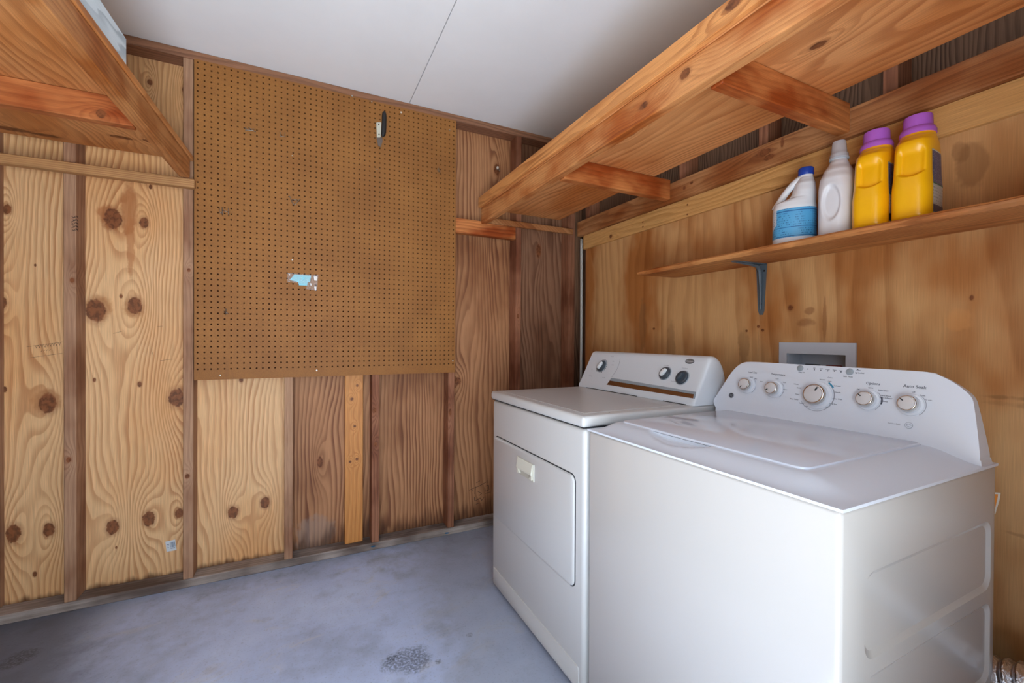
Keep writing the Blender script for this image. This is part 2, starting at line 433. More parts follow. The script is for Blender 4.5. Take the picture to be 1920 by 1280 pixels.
def concrete():
    M = Mat('concrete_slab'); x, y, z = M.coords()
    n1 = M.noise(M.comb(x, y, 0.3), 2.4, 6.0, 0.65); n2 = M.noise(M.comb(x, y, 7.0), 9.0, 5.0, 0.65)
    n3 = M.noise(M.comb(x * 0.35 + y, y - x * .8, 2.0), 5.0, 4.0, 0.7, 1.0); n4 = M.noise(M.comb(x, y, 1.0), 120.0, 2.0, 0.6)
    c = M.ramp(n1, [(0.3, srgb(162, 174, 198)), (0.5, srgb(188, 203, 236)), (0.72, srgb(206, 222, 252))])
    c = M.mix(n3.sstep(0.56, 0.72) * 0.45, c, srgb(204, 206, 214))
    c = M.mix(n2.sstep(0.5, 0.75) * 0.3, c, srgb(132, 136, 146))
    c = M.mix(n4.sstep(0.55, 0.75) * 0.25, c, srgb(92, 92, 94))
    for px, py, rr, amt in ((765, 1238, .075, .6), (40, 1232, .05, .7), (735, 1232, .02, .5), (822, 1240, .012, .6), (880, 1190, .012, .4)):
        p = on(2, 0, px, py)
        dx = (x - p.x) / rr; dy = (y - p.y) / rr
        q = dx * dx + dy * dy + (n2 - 0.5) * 4.0
        c = M.mix(q.sstep(1.2, 0.2) * amt * n4.sstep(.3, .6), c, srgb(48, 48, 50))
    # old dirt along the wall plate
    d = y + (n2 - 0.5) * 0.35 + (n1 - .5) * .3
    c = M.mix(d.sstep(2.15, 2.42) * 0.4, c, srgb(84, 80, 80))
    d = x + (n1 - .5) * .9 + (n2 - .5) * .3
    c = M.mix(d.sstep(0.30, 0.62) * 0.55, c, srgb(132, 132, 134))  # greyer beside the dryer: the dimmer light there is put into the colour
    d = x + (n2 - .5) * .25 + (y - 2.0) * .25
    c = M.mix(d.sstep(-0.52, -0.80) * 0.8, c, srgb(80, 80, 84))  # shade over the left of the floor, painted into the concrete
    M.color(c); M.set(Roughness=n2 * 0.3 + 0.5, Specular_IOR_Level=0.35)
    M.bump(n2 + n4 * 0.5, 0.12, 0.003)
    return M.m
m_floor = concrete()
m_ceil = speckled('ceiling_board', srgb(238, 239, 240), srgb(243, 244, 245), 3.0, 0.7)
m_dark = plain('dark_gap', srgb(30, 24, 20), 0.9)

# ------------------------------------------------------------------ the setting
def struct(o, label=None):
    o['kind'] = 'structure'
    if label: o['label'] = label
    return o
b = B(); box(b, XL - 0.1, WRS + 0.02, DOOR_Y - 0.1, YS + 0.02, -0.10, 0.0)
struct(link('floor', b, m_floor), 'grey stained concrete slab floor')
b = B(); box(b, -6, 6, -9, DOOR_Y - 0.101, -0.12, -0.02)
struct(link('ground', b, speckled('driveway', srgb(176, 172, 164), srgb(196, 192, 186), 6, 0.9)), 'pale paved ground outside the open doorway')

b = B(); box(b, XL - 0.1, WRS + 0.02, DOOR_Y - 0.1, YS + 0.02, CEIL + 0.013, CEIL + 0.06)
ceil_o = struct(link('ceiling', b, m_dark), 'white board ceiling with one straight seam')
for x0, x1 in ((XL - 0.1, 0.5215), (0.5245, WRS + 0.02)):
    b = B(); box(b, x0, x1, DOOR_Y - 0.1, YS + 0.02, CEIL, CEIL + 0.0125, 0.001)
    link('ceiling_panel', b, m_ceil, ceil_o)

def root_struct(name, label):
    o = bpy.data.objects.new(name, None); COL.objects.link(o); ROOTLOC[name] = (0, 0, 0)
    return struct(o, label)
wb = root_struct('wall_back', 'open framed back wall of pine studs and plywood sheathing')
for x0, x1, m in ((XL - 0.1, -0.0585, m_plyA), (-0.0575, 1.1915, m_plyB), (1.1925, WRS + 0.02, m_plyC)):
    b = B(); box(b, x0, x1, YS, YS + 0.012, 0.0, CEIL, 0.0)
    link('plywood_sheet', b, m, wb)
def stud(x0, x1, y0=YF, y1=YS - 0.001, z0=0.039, z1=CEIL - 0.039, m=None, parent=wb, name='stud', bev=0.002):
    b = B(); box(b, x0, x1, y0, y1, z0, z1, bev)
    return link(name, b, m or m_stud, parent)
stud(-1.112, -1.076)
stud(-0.868, -0.830); stud(-0.476, -0.439); stud(-0.077, -0.040)
stud(0.203, 0.292, YF + 0.043, YF + 0.081, m=m_stud_new)
stud(0.331, 0.369, m=m_stud_red); stud(0.748, 0.785, m=m_stud_red); stud(1.174, 1.211, m=m_stud_red)
stud(1.556, 1.606, m=m_stud_red)
stud(XL - 0.08, WRS - 0.001, YF, YS - 0.001, 0.0, 0.038, m_plate, name='bottom_plate', bev=0.003)
stud(XL - 0.08, WRS - 0.001, YF, YS - 0.001, CEIL - 0.038, CEIL - 0.0005, m_topplate, name='top_plate', bev=0.002)
stud(0.787, 1.172, YF - 0.001, YF + 0.037, 1.728, 1.812, m_brace, name='blocking')
for xa, xb in ((-0.4375, -0.0785), (-0.0385, 0.2015), (0.371, 0.746)):
    stud(xa, xb, YF + 0.001, YS - 0.001, 0.940, 0.978, name='blocking')  # added boards out of sight, keep light out of the cavity behind the pegboard
# chalk spots where two studs meet the plate
m_blue = plain('blue_chalk', srgb(40, 110, 160), 0.9)
for px, py in ((700, 1024), (838, 999)):
    p = on(2, 0.0385, px, py); b = B(); lathe(b, [(0, 0.0008), (0.007, 0.0008), (0.010, 0)], Matrix.Translation((p.x, p.y, 0.0385)), 14, 1.2, 0.9)
    link('chalk_mark', b, m_blue, wb)

wr = root_struct('wall_right', 'right wall lined with plywood below bare upper framing')
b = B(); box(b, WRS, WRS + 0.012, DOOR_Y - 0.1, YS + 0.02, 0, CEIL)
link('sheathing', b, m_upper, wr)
for yc in (-0.2, 2.262, 1.50, 1.098, 0.69, 0.29):
    stud(WR + 0.0125, WRS - 0.001, yc - 0.019, yc + 0.019, m=m_rstud if False else m_stud_red, parent=wr)
for z0, z1, n, m in ((0, 0.038, 'bottom_plate', m_plate), (CEIL - 0.038, CEIL - 0.0005, 'top_plate', m_topplate)):
    stud(WR + 0.0125, WRS - 0.001, DOOR_Y, YF - 0.002, z0, z1, m, wr, n)
BOX_Y0, BOX_Y1, BOX_Z0, BOX_Z1 = 0.790, 0.988, 0.870, 1.075       # opening for the outlet box
b = B(); box(b, WR, WR + 0.012, 1.1005, 2.256, 0.012, 1.772, 0.0008); link('plywood_sheet', b, m_plyR, wr)
b = B()
box(b, WR, WR + 0.012, BOX_Y1, 1.0995, 0.012, 1.772); box(b, WR, WR + 0.012, DOOR_Y + 0.001, BOX_Y0, 0.012, 1.772)
box(b, WR, WR + 0.012, BOX_Y0, BOX_Y1, 0.012, BOX_Z0); box(b, WR, WR + 0.012, BOX_Y0, BOX_Y1, BOX_Z1, 1.772)
link('plywood_sheet', b, m_plyR, wr)
b = B(); box(b, WR - 0.018, WR, DOOR_Y + 0.01, 2.262, 1.690, 1.776, 0.002)
o = struct(link('trim_1', b, m_batten), 'pale pine batten along the right wall under the overhead shelf')
m_nail = plain('nail_head_dark', srgb(46, 38, 34), 0.5, 0.6)

wl = root_struct('wall_left', 'plywood left wall')
b = B(); box(b, XL - 0.112, XL - 0.1, DOOR_Y - 0.1, YS + 0.02, 0, CEIL); link('sheathing', b, m_plain_ply, wl)
for yc in (2.0, 1.6, 1.2, 0.8, 0.4, 0.03, -0.25):
    stud(XL - 0.0995, XL - 0.011, yc - 0.019, yc + 0.019, m=m_stud, parent=wl)
wf = root_struct('wall_front', 'wall with the open doorway that lets daylight in')
for i, (x0, x1, z0, z1) in enumerate(((XL - 0.1, DOOR_X0, 0, CEIL), (DOOR_X1, WRS, 0, CEIL), (DOOR_X0, DOOR_X1, 2.08, CEIL))):
    b = B(); box(b, x0, x1, DOOR_Y - 0.1, DOOR_Y, z0, z1); link('wall_panel', b, m_plain_ply, wf)

# ------------------------------------------------------------------ overhead shelves
sr = thing('overhead_shelf', 'deep orange plywood shelf on lumber braces above the washer and dryer', 'shelf', (1.27, 0.9, 1.79))
b = B(); box(b, 0.943, 1.482, DOOR_Y + 0.02, YF - 0.003, 1.884, 1.902, 0.001); link('shelf_panel', b, m_shelfply, sr)
b = B(); box(b, 0.925, 0.9425, DOOR_Y + 0.02, YF - 0.003, 1.886, 1.944, 0.002); link('fascia', b, m_fascia, sr)
b = B(); box(b, 0.944, 0.982, DOOR_Y + 0.02, YF - 0.002, 1.796, 1.8835, 0.003); link('beam', b, m_beam, sr)
b = B(); box(b, 1.582, WR - 0.001, DOOR_Y + 0.02, 2.30, 1.7765, 1.868, 0.003); link('ledger', b, m_rledger, sr)
for y0, y1, z0, z1 in ((0.772, 0.810, 1.790, 1.876), (1.522, 1.560, 1.790, 1.876), (0.02, 0.058, 1.790, 1.876)):
    b = B(); box(b, 0.9825, 1.5815, y0, y1, z0, z1 + 0.0075, 0.003); link('brace', b, m_brace, sr)
b = B(); box(b, 0.984, 1.58, YF - 0.021, YF - 0.002, 1.800, 1.834, 0.002); link('cleat', b, m_rledger, sr)

sl = thing('overhead_shelf', 'plywood shelf with angled front beam hung high on the left wall', 'shelf', (-0.8, 1.4, 1.79))
SK = 0.043
def skew_box(bm, xr, w, y0, y1, z0, z1, bev=0.003, straight_left=None):
    vs = []
    for y in (y0, y1):
        off = -(2.32 - y) * SK
        xl = straight_left if straight_left is not None else xr + off - w
        for x in (xl, xr + off):
            for z in (z0, z1): vs.append(bm.verts.new((x, y, z)))
    q = ((0, 1, 3, 2), (4, 6, 7, 5), (0, 4, 5, 1), (2, 3, 7, 6), (0, 2, 6, 4), (1, 5, 7, 3))
    fs = [bm.faces.new([vs[i] for i in k]) for k in q]
    if bev: bmesh.ops.bevel(bm, geom=list({e for f in fs for e in f.edges}), offset=bev, segments=1, affect='EDGES', profile=.5)
b = B(); skew_box(b, -0.443, 0.040, 0.1, YF - 0.041, 1.818, 1.904, 0.004); link('beam', b, m_lbeam, sl)
b = B(); skew_box(b, -0.438, 0, 0.1, YF - 0.003, 1.9045, 1.923, 0.001, straight_left=XL + 0.0); link('shelf_panel', b, m_lshelf, sl)
b = B(); box(b, XL, -0.5045, 1.835, 1.873, 1.818, 1.904, 0.003); link('brace', b, m_lbrace, sl)
b = B(); box(b, XL, -0.5745, 0.6, 0.638, 1.818, 1.904, 0.003); link('brace', b, m_lbrace, sl)
b = B(); box(b, XL, -0.428, YF - 0.040, YF - 0.001, 1.779, 1.817, 0.003); link('ledger', b, m_ledger, sl)
b = B(); box(b, XL, XL + 0.038, 0.1, YF - 0.041, 1.818, 1.904, 0.003); link('ledger', b, m_lbeam, sl)
b = B(); skew_box(b, -0.441, 0.036, 0.35, 1.655, 1.9235, 2.004, 0.003)
tag(link('painted_board', b, m_whiteboard), 'white painted board lying on the edge of the left overhead shelf', 'board')

ws = thing('wall_shelf', 'rough edged wooden wall shelf holding the row of plastic bottles', 'shelf', (1.51, 0.7, 1.418))
b = B()
N = 90; rng = random.Random(4); rows = []
for i in range(N + 1):
    y = -0.2 + (1.548 + 0.2) * i / N
    wob = mnoise.noise((y * 9, 0, 0)) * 0.006 + mnoise.noise((y * 30, 3, 0)) * 0.0025
    endt = max(0, (y - 1.48) / 0.068)
    xf = 1.398 + wob
    d = mnoise.noise((y * 7, 9, 0)) * 0.003
    rows.append([b.verts.new(p) for p in ((xf + 0.004, y, 1.437 - endt * .002), (xf - 0.001, y, 1.431), (xf + 0.001 + d, y, 1.424 + d), (xf + 0.008 + d, y, 1.417 + endt * .004),
                                          (WR - 0.001, y - endt * 0.012, 1.417 + endt * .004), (WR - 0.001, y - endt * 0.012, 1.437 - endt * .002))])
for a, c in zip(rows, rows[1:]):
    for k in range(6): b.faces.new((a[k], a[(k + 1) % 6], c[(k + 1) % 6], c[k]))
b.faces.new(rows[0]); b.faces.new(rows[-1][::-1])
link('board', b, m_wshelf, ws)
m_bracket = plain('bracket_grey_metal', srgb(98, 112, 124), 0.45, 0.35)
b = B()
by, bw = 1.090, 0.0125
def prism_pts(bm, pts, f):
    a = [bm.verts.new(f(p, 0)) for p in pts]; c = [bm.verts.new(f(p, 1)) for p in pts]
    n = len(pts)
    for k in range(n): bm.faces.new((a[k], a[(k + 1) % n], c[(k + 1) % n], c[k]))
    bm.faces.new(a[::-1]); bm.faces.new(c)
# wall leaf tapering downwards, shelf leaf tapering outwards, pressed rib joining them
prism_pts(b, [(-bw * 1.75, 1.4165), (bw * 1.75, 1.4165), (bw * 1.0, 1.235), (bw * 0.5, 1.219), (-bw * 0.5, 1.219), (-bw * 1.0, 1.235)], lambda p, s: (WR - 0.0005 - 0.0025 * s, by + p[0], p[1]))
prism_pts(b, [(-bw * 1.75, WR - 0.001), (bw * 1.75, WR - 0.001), (bw * 1.0, WR - 0.155), (bw * 0.5, WR - 0.170), (-bw * 0.5, WR - 0.170), (-bw * 1.0, WR - 0.155)], lambda p, s: (p[1], by + p[0], 1.4165 - 0.0025 * s))
tube(b, [(WR - 0.006, by, 1.24), (WR - 0.008, by, 1.33), (WR - 0.012, by, 1.39), (WR - 0.030, by, 1.409), (WR - 0.08, by, 1.4125), (WR - 0.145, by, 1.413)], 0.0055, 8, rad=lambda i: (0.003, .0055, .0075, .0075, .0055, .003)[i])
br = link('bracket', b, m_bracket, ws, smooth=True)
for z, dy in ((1.262, 0), (1.39, .012), (1.39, -.012)):
    b = B(); lathe(b, [(0.0036, 0), (0.0036, .0012), (0, .0022)], frame((WR - 0.0028, by + dy, z), (0, -1, 0), (-1, 0, 0)), 10)
    link('screw', b, m_nail, br)

# ------------------------------------------------------------------ pegboard
def hardboard():
    M = Mat('tempered_hardboard'); x, y, z = M.coords()
    n = M.noise(M.comb(x, y, z), 5.0, 4.0, 0.6); f = M.noise(M.comb(x, y, z), 260.0, 2.0, 0.6)
    c = M.ramp(n, [(0.3, srgb(140, 90, 42)), (0.7, srgb(158, 105, 51))])
    c = M.mix(f.sstep(0.35, 0.7) * 0.35, c, srgb(112, 72, 42))
    s = M.noise(M.comb(x * 9, 0, z * 0.9), 1.0, 3.0, 0.6).sstep(0.60, 0.8)
    c = M.mix(s * 0.35, c, srgb(96, 68, 50))
    M.color(c); M.set(Roughness=0.6, Specular_IOR_Level=0.25)
    return M.m
m_peg = hardboard()
PX0, PX1, PZ0, PZ1 = -0.4345, 0.7855, 0.928, 2.361
peg = thing('pegboard', 'large brown perforated hardboard sheet fixed to the back wall studs', 'pegboard', (0.1755, YF, PZ0))
b = B()
P = 0.0254; ncol = int((PX1 - PX0) / P); nrow = int((PZ1 - PZ0) / P)
ox = PX0 + ((PX1 - PX0) - ncol * P) / 2; oz = PZ1 - nrow * P
yb, yf = YF - 0.0022, YF - 0.0082
HR = 0.0041; cache = {}
def vv(x, z):
    k = (round(x, 5), round(z, 5))
    if k not in cache: cache[k] = b.verts.new((x, yf, z))
    return cache[k]
ANG = [math.radians(a) for a in range(22, 382, 45)]
for i in range(ncol):
    for j in range(nrow):
        x0, z0 = ox + i * P, oz + j * P; cx, cz = x0 + P / 2, z0 + P / 2
        sq = [vv(x0 + P, cz + 0), vv(x0 + P, z0 + P), vv(cx, z0 + P), vv(x0, z0 + P), vv(x0, cz), vv(x0, z0), vv(cx, z0), vv(x0 + P, z0)]
        if j == 0:
            b.faces.new(sq); continue
        fr = [b.verts.new((cx + HR * math.cos(a), yf, cz + HR * math.sin(a))) for a in [k * math.pi / 4 for k in range(8)]]
        bk = [b.verts.new((v.co.x, yb, v.co.z)) for v in fr]
        for k in range(8):
            b.faces.new((sq[k], sq[(k + 1) % 8], fr[(k + 1) % 8], fr[k]))
            b.faces.new((fr[k], fr[(k + 1) % 8], bk[(k + 1) % 8], bk[k]))
def strip(x0, x1, z0, z1):
    if x1 - x0 < 1e-5 or z1 - z0 < 1e-5: return
    b.faces.new([b.verts.new(p) for p in ((x0, yf, z0), (x1, yf, z0), (x1, yf, z1), (x0, yf, z1))])
strip(PX0, ox, PZ0, PZ1); strip(ox + ncol * P, PX1, PZ0, PZ1); strip(ox, ox + ncol * P, PZ0, oz)
for p in (((PX0, PZ0), (PX1, PZ0)), ((PX1, PZ0), (PX1, PZ1)), ((PX1, PZ1), (PX0, PZ1)), ((PX0, PZ1), (PX0, PZ0))):
    (xa, za), (xb, zb) = p
    b.faces.new([b.verts.new(q) for q in ((xa, yf, za), (xb, yf, zb), (xb, yb, zb), (xa, yb, za))])
o = link('board', b, m_peg, peg, recalc=False)
b = B(); box(b, PX0 + .004, PX1 - .004, YF - 0.0020, YF - 0.0004, PZ0 + .004, PZ1 - .004)
link('added_light_stop', b, plain('added_light_stop_dark', srgb(66, 38, 20), 0.9, spec=0.1), peg)  # added dark sheet, stops doorway light from showing through the holes
m_steel = plain('bright_steel', srgb(196, 196, 192), 0.3, 1.0)
m_zinc = plain('zinc_wire', srgb(150, 146, 140), 0.35, 1.0)
for px, py, r in ((752, 211, .0055), (594, 694, .004), (849, 676, .004), (707, 318, .0025), (843, 244, .003), (413, 703, .003), (548, 487, .003), (548, 292, .0025), (697, 191, .003), (660, 180, .004)):
    p = on(1, yf, px, py)
    bn = B(); lathe(bn, [(r * .35, 0), (r * .35, .002), (r, .002), (r * .9, .0035), (0, .0045)], frame(p, (1, 0, 0), (0, -1, 0)), 12)
    link('nail', bn, plain('nail_pale', srgb(214, 196, 176), 0.5) if px == 752 else m_steel, peg, smooth=True)

def hook(px, py, kind, label):
    p = on(1, yf, px, py); b = B()
    def L(a): return (p.x + a[0], yf - a[1], p.z + a[2])
    if kind == 'double':
        for s in (-0.011, 0.013):
            tube(b, [L((s, -.002, .017)), L((s, .004, .018)), L((s + .001, .006, .010)), L((s + .002, .007, -.012)), L((s + .003, .016, -.020)), L((s + .004, .026, -.016)), L((s + .004, .029, -.004))], .0016, 6)
        tube(b, [L((-.010, .0065, .004)), L((.014, .0065, -.002))], .0016, 6)
        tube(b, [L((-.022, .004, .016)), L((-.021, .006, -.004)), L((-.010, .006, -.012))], .0014, 6)
    elif kind == 'v':
        tube(b, [L((-.026, .003, .016)), L((-.022, .006, .020)), L((-.016, .008, .010)), L((-.010, .012, -.010)), L((-.002, .020, -.022))], .0016, 6)
        tube(b, [L((.004, .020, -.022)), L((.012, .012, -.006)), L((.022, .008, .008)), L((.026, .004, .010))], .0016, 6)
        tube(b, [L((-.002, .020, -.022)), L((.001, .022, -.024)), L((.004, .020, -.022))], .0016, 6)
        tube(b, [L((-.010, -.002, .003)), L((-.008, .006, .004)), L((.012, .006, .006)), L((.014, -.002, .006))], .0014, 6)
    elif kind == 'flat':
        tube(b, [L((-.022, .002, .004)), L((-.012, .005, .000)), L((-.016, .004, -.010)), L((-.008, .006, -.006)), L((.014, .007, -.005)), L((.026, .004, -.006))], .0018, 6)
        tube(b, [L((-.004, .005, .006)), L((.006, .006, .002)), L((.018, .005, .004)), L((.020, -.002, .008))], .0016, 6)
    elif kind == 'staple':
        tube(b, [L((-.011, -.002, .010)), L((-.011, .004, .008)), L((-.011, .006, -.012)), L((.010, .006, -.012)), L((.010, .004, .008)), L((.010, -.002, .010))], .0015, 6)
    else:
        tube(b, [L((0, -.002, .014)), L((0, .005, .014)), L((0, .006, -.008)), L((0, .018, -.012)), L((0, .028, -.004))], .0016, 6)
        tube(b, [L((-.008, .004, .004)), L((.010, .005, -.008))], .0015, 6)
    o = link('pegboard_hook', b, m_zinc, smooth='all')
    return tag(o, label, 'hook', 'wire hooks on the pegboard')
hook(422, 397, 'double', 'double wire hook on the left side of the pegboard')
hook(552, 377, 'v', 'V-shaped bent wire hook near the middle of the pegboard')
hook(424, 585, 'single', 'small wire hook nearest the lower left corner of the pegboard')
hook(468, 243, 'flat', 'flattened dark wire hook near the upper left of the pegboard')
hook(530, 252, 'staple', 'small square staple-like wire hook near the top of the pegboard')
hook(822, 320, 'single', 'single wire hook near the right edge of the pegboard')

p = on(1, YS, 931, 318); b = B()
tube(b, [(p.x, YS - .001, p.z), (p.x, YS - .016, p.z - .002), (p.x + .006, YS - .030, p.z - .012), (p.x + .008, YS - .034, p.z - .020)], .003, 8)
wh = thing('wall_hook', 'small pale knob hook on the plywood between pegboard and corner', 'hook', (p.x, YS - .001, p.z))
link('shank', b, m_zinc, wh, smooth='all')
b = B(); lathe(b, [(0, -.010), (.006, -.008), (.0085, 0), (.006, .008), (0, .010)], Matrix.Translation((p.x - .001, YS - .019, p.z + .004)), 14); link('knob', b, plain('hook_knob_pale', srgb(206, 196, 182), .4), wh, smooth='all')
# hand tool with a black grip hanging point down
def spot(px, py, d=0.0): 
    p = on(1, yf, px, py); return Vector((p.x, yf - d, p.z))
ht = thing('putty_knife', 'pointed knife with black grip and pale plate hanging on the pegboard', 'knife', spot(712, 272, 0.004))
top, bot = spot(719.5, 210), spot(718, 259)
b = B(); n = 14
pts = []
for i in range(n + 1):
    t = i / n; p = top.lerp(bot, t)
    pts.append((p.x + 0.002 * math.sin(t * math.pi) - (0.004 * max(0, t - .8) / .2), yf - 0.012, p.z))
tube(b, pts, 0.011, 12, rad=lambda i: 0.0112 * (1 - abs(2 * i / n - 1) ** 6) ** 0.5 + 0.001)
link('grip', b, plain('black_rubber', srgb(24, 24, 26), 0.45), ht, smooth='all')
c0 = (spot(705, 231), spot(714.5, 231), spot(713, 259), spot(706, 259))
def slab(bm, pts, d0, d1):
    prism_pts(bm, pts, lambda p, s: (p.x, yf - (d0 + (d1 - d0) * s), p.z))
b = B(); slab(b, c0, 0.004, 0.012)
bmesh.ops.bevel(b, geom=list(b.edges), offset=0.0015, segments=2, affect='EDGES')
pl = link('plate', b, plain('pale_plastic', srgb(200, 196, 178), 0.5), ht, smooth=True)
for px, py in ((709.5, 235), (710, 253.5)):
    b = B(); p = spot(px, py, 0.0122); lathe(b, [(.0035, 0), (.003, .0008), (0, .001)], frame(p, (1, 0, 0), (0, -1, 0)), 10); link('rivet', b, m_nail, pl)
b = B(); slab(b, (spot(705.5, 258), spot(716, 258), spot(717, 266), spot(713.5, 277), spot(708.5, 274)), 0.0055, 0.0075)
link('blade', b, plain('worn_steel', srgb(120, 108, 100), 0.4, 0.8), ht)

# teal card in a crumpled clear wrapper
pk = thing('plastic_packet', 'teal card in a torn clear plastic wrapper stuck to the pegboard', 'packet', spot(568, 530, 0.002))
b = B(); slab(b, [spot(*q) for q in ((543.5, 525), (552, 514.5), (583, 517), (581.5, 529), (577, 529.5), (576, 535.5), (560.5, 535), (559.5, 529))], 0.004, 0.0075)
link('card', b, plain('teal_card', srgb(122, 192, 206), 0.4), pk)
def film():
    M = Mat('clear_film'); M.color((0.95, 0.95, 0.95, 1)); M.set(Roughness=0.08, Alpha=0.18, Specular_IOR_Level=1.0)
    x, y, z = M.coords(); M.bump(M.noise(M.comb(x, y, z), 90, 3), 1.0, 0.01)
    return M.m
b = B(); nx, nz = 22, 12; g = {}
A, Bq, C, D_ = spot(539, 512), spot(597, 516), spot(594, 545), spot(539, 537)
for i in range(nx + 1):
    for j in range(nz + 1):
        s, t = i / nx, j / nz
        p = (A.lerp(Bq, s)).lerp(D_.lerp(C, s), t)
        p.y -= 0.009 + 0.006 * mnoise.noise((p.x * 90, 1, p.z * 90)) + 0.004 * (s > .8)
        p.y = min(p.y, yf - 0.001)
        if not (j > nz * .72 and s < .62 and t * 1.0 > .72): g[i, j] = b.verts.new(p)
        else: g[i, j] = None
for i in range(nx):
    for j in range(nz):
        q = [g[i, j], g[i + 1, j], g[i + 1, j + 1], g[i, j + 1]]
        if all(q): b.faces.new(q)
for v in [v for v in b.verts if not v.link_faces]: b.verts.remove(v)
link('wrapper', b, film(), pk, smooth='all')
for (x0, y0, x1, y1) in ((588, 518, 595, 527), (589, 537, 593, 545), (541, 513, 544, 517), (581, 531, 584, 536)):
    a, c = spot(x0, y0), spot(x1, y1); b = B()
    b.faces.new([b.verts.new((p[0], yf - 0.013 - k * .0016, p[1])) for k, p in enumerate(((a.x, a.z), (c.x, a.z - .002), (c.x - .001, c.z), (a.x + .003, c.z)))])
    link('wrapper_fold', b, plain('film_fold', srgb(226, 222, 216), 0.2), pk)

# barcode sticker on the plywood
b = B()
cs = [on(1, YS, *q) for q in ((310, 1015), (328.5, 1011), (331, 1030.5), (312.5, 1034))]
prism_pts(b, [(p.x, p.z) for p in cs], lambda p, s: (p[0], YS - 0.0003 - 0.0006 * s, p[1]))
stk = link('barcode_sticker', b, plain('sticker_paper', srgb(204, 208, 210), 0.5))
tag(stk, 'small white barcode sticker on yellow plywood beside a stud near the floor', 'sticker')
b = B()
def bil(s, t): return cs[0].lerp(cs[1], s).lerp(cs[3].lerp(cs[2], s), t)
s = 0.44; rr = random.Random(2)
while s < 0.92:
    w = rr.choice((.018, .03, .045))
    q = [bil(s, .16), bil(s + w, .16), bil(s + w, .66), bil(s, .66)]
    b.faces.new([b.verts.new((p.x, YS - 0.0012, p.z)) for p in q]); s += w + rr.choice((.02, .03))
for a, c, t0, t1 in ((.44, .9, .72, .78), (.1, .36, .3, .36), (.12, .34, .45, .5), (.12, .3, .6, .64)):
    b.faces.new([b.verts.new((p.x, YS - 0.0012, p.z)) for p in (bil(a, t0), bil(c, t0), bil(c, t1), bil(a, t1))])
link('printing', b, plain('print_blue_grey', srgb(86, 104, 130), 0.6), stk)

# mill stamps printed on the wood (flat ink)
m_ink = plain('faded_ink', srgb(52, 38, 32), 0.8)
def scribble(parent, strokes, y, r=0.0009):
    b = B()
    for st in strokes:
        pts = [on(1, y, *q) for q in st]
        for p, q in zip(pts, pts[1:]):
            d = (q - p); d.y = 0
            if d.length < 1e-6: continue
            n = Vector((-d.z, 0, d.x)).normalized() * r
            b.faces.new([b.verts.new((v.x, y - 0.0006, v.z)) for v in (p + n, q + n, q - n, p - n)])
    return link('mill_stamp', b, m_ink, parent)
st = [[(879, 919), (888, 915), (900, 910), (912, 903)], [(892, 912), (890, 926)], [(884, 917), (886, 921)], [(896, 921), (903, 925), (898, 929)], [(910, 911), (916, 909), (917, 918), (910, 921), (909, 913)],
      [(910, 925), (920, 922)], [(889, 931), (890, 939), (896, 936), (900, 933), (903, 938), (908, 931)], [(913, 899), (913, 905)], [(893, 905), (900, 901)], [(892, 945), (897, 943)]]
scribble(wb, st, YS, .0013)
st = [[(50, 650), (117, 641)], [(53, 671), (117, 662)]]
for k in range(9): st += [[(66 + k * 5.4, 648 - k * .7), (69 + k * 5.4, 653 - k * .7)], [(68 + k * 5.4, 653 - k * .7), (70.5 + k * 5.4, 647.5 - k * .7)]]
for k in range(4): st += [[(77 + k * 5, 659 - k * .6), (80 + k * 5, 656 - k * .6)]]
st += [[(295, 612), (306, 611)], [(300, 676), (325, 673)], [(285, 660), (288, 667)], [(212, 625), (232, 620)]]
scribble(wb, st, YS, .0005)
st = []
for k in range(5): st += [[(146 + (k % 2) * 3, 405 + k * 6), (150, 408 + k * 6), (155, 404 + k * 6), (159, 410 + k * 6)], [(146, 409 + k * 6), (159, 406 + k * 6)]]
scribble(wb, [[(x - 12, y) for x, y in q] for q in st], YF, .0008)

# cables in the corner
b = B(); pts = []
for i in range(25):
    t = i / 24; z = 1.77 - t * 1.70
    pts.append((1.628 + 0.010 * math.sin(t * 2.6) - 0.012 * t, 2.318, z))
tube(b, pts, 0.0095, 10)
tag(link('conduit', b, plain('grey_conduit', srgb(186, 182, 174), 0.45), smooth='all'), 'pale grey conduit running down the corner between the two walls', 'conduit')
b = B(); pts = []
for i in range(40):
    z = 1.80 - i / 39 * 1.76
    p = on(1, YS - 0.006, 1060 + 1.8 * math.sin(i * .35), 640)
    pts.append((p.x, YS - 0.0065, z))
tube(b, pts, 0.0042, 8)
tag(link('electrical_cable', b, plain('cable_grey', srgb(120, 112, 104), 0.5), smooth='all'), 'thin grey cable running down the plywood beside the corner stud', 'cable')

# ------------------------------------------------------------------ appliances
def enamel(name, col, rough=0.22, bump=0.0, spec=0.5):
    M = Mat(name); M.color(col); M.set(Roughness=rough, Specular_IOR_Level=spec)
    x, y, z = M.coords()
    if bump: M.bump(M.noise(M.comb(x, y, z), 320, 2), bump, 0.0004)
    return M.m
m_white = enamel('white_enamel', srgb(194, 190, 185), 0.11, spec=0.7)
m_white2 = enamel('white_enamel_dryer', srgb(200, 199, 197), 0.28, 0.05)
m_wplast = enamel('white_plastic', srgb(216, 221, 230), 0.26)
m_chrome = plain('chrome', srgb(214, 212, 206), 0.10, 1.0)
m_kface = plain('knob_face', srgb(206, 202, 202), 0.35)
m_kdark = plain('knob_dark_grey', srgb(62, 72, 82), 0.4)
m_kgrey = plain('knob_grey', srgb(150, 160, 168), 0.4)
m_gap = plain('seam_shadow_gap', srgb(40, 42, 46), 0.8)
m_print = plain('console_print', srgb(66, 70, 84), 0.6)
m_pgrey = plain('console_print_grey', srgb(146, 150, 160), 0.6)
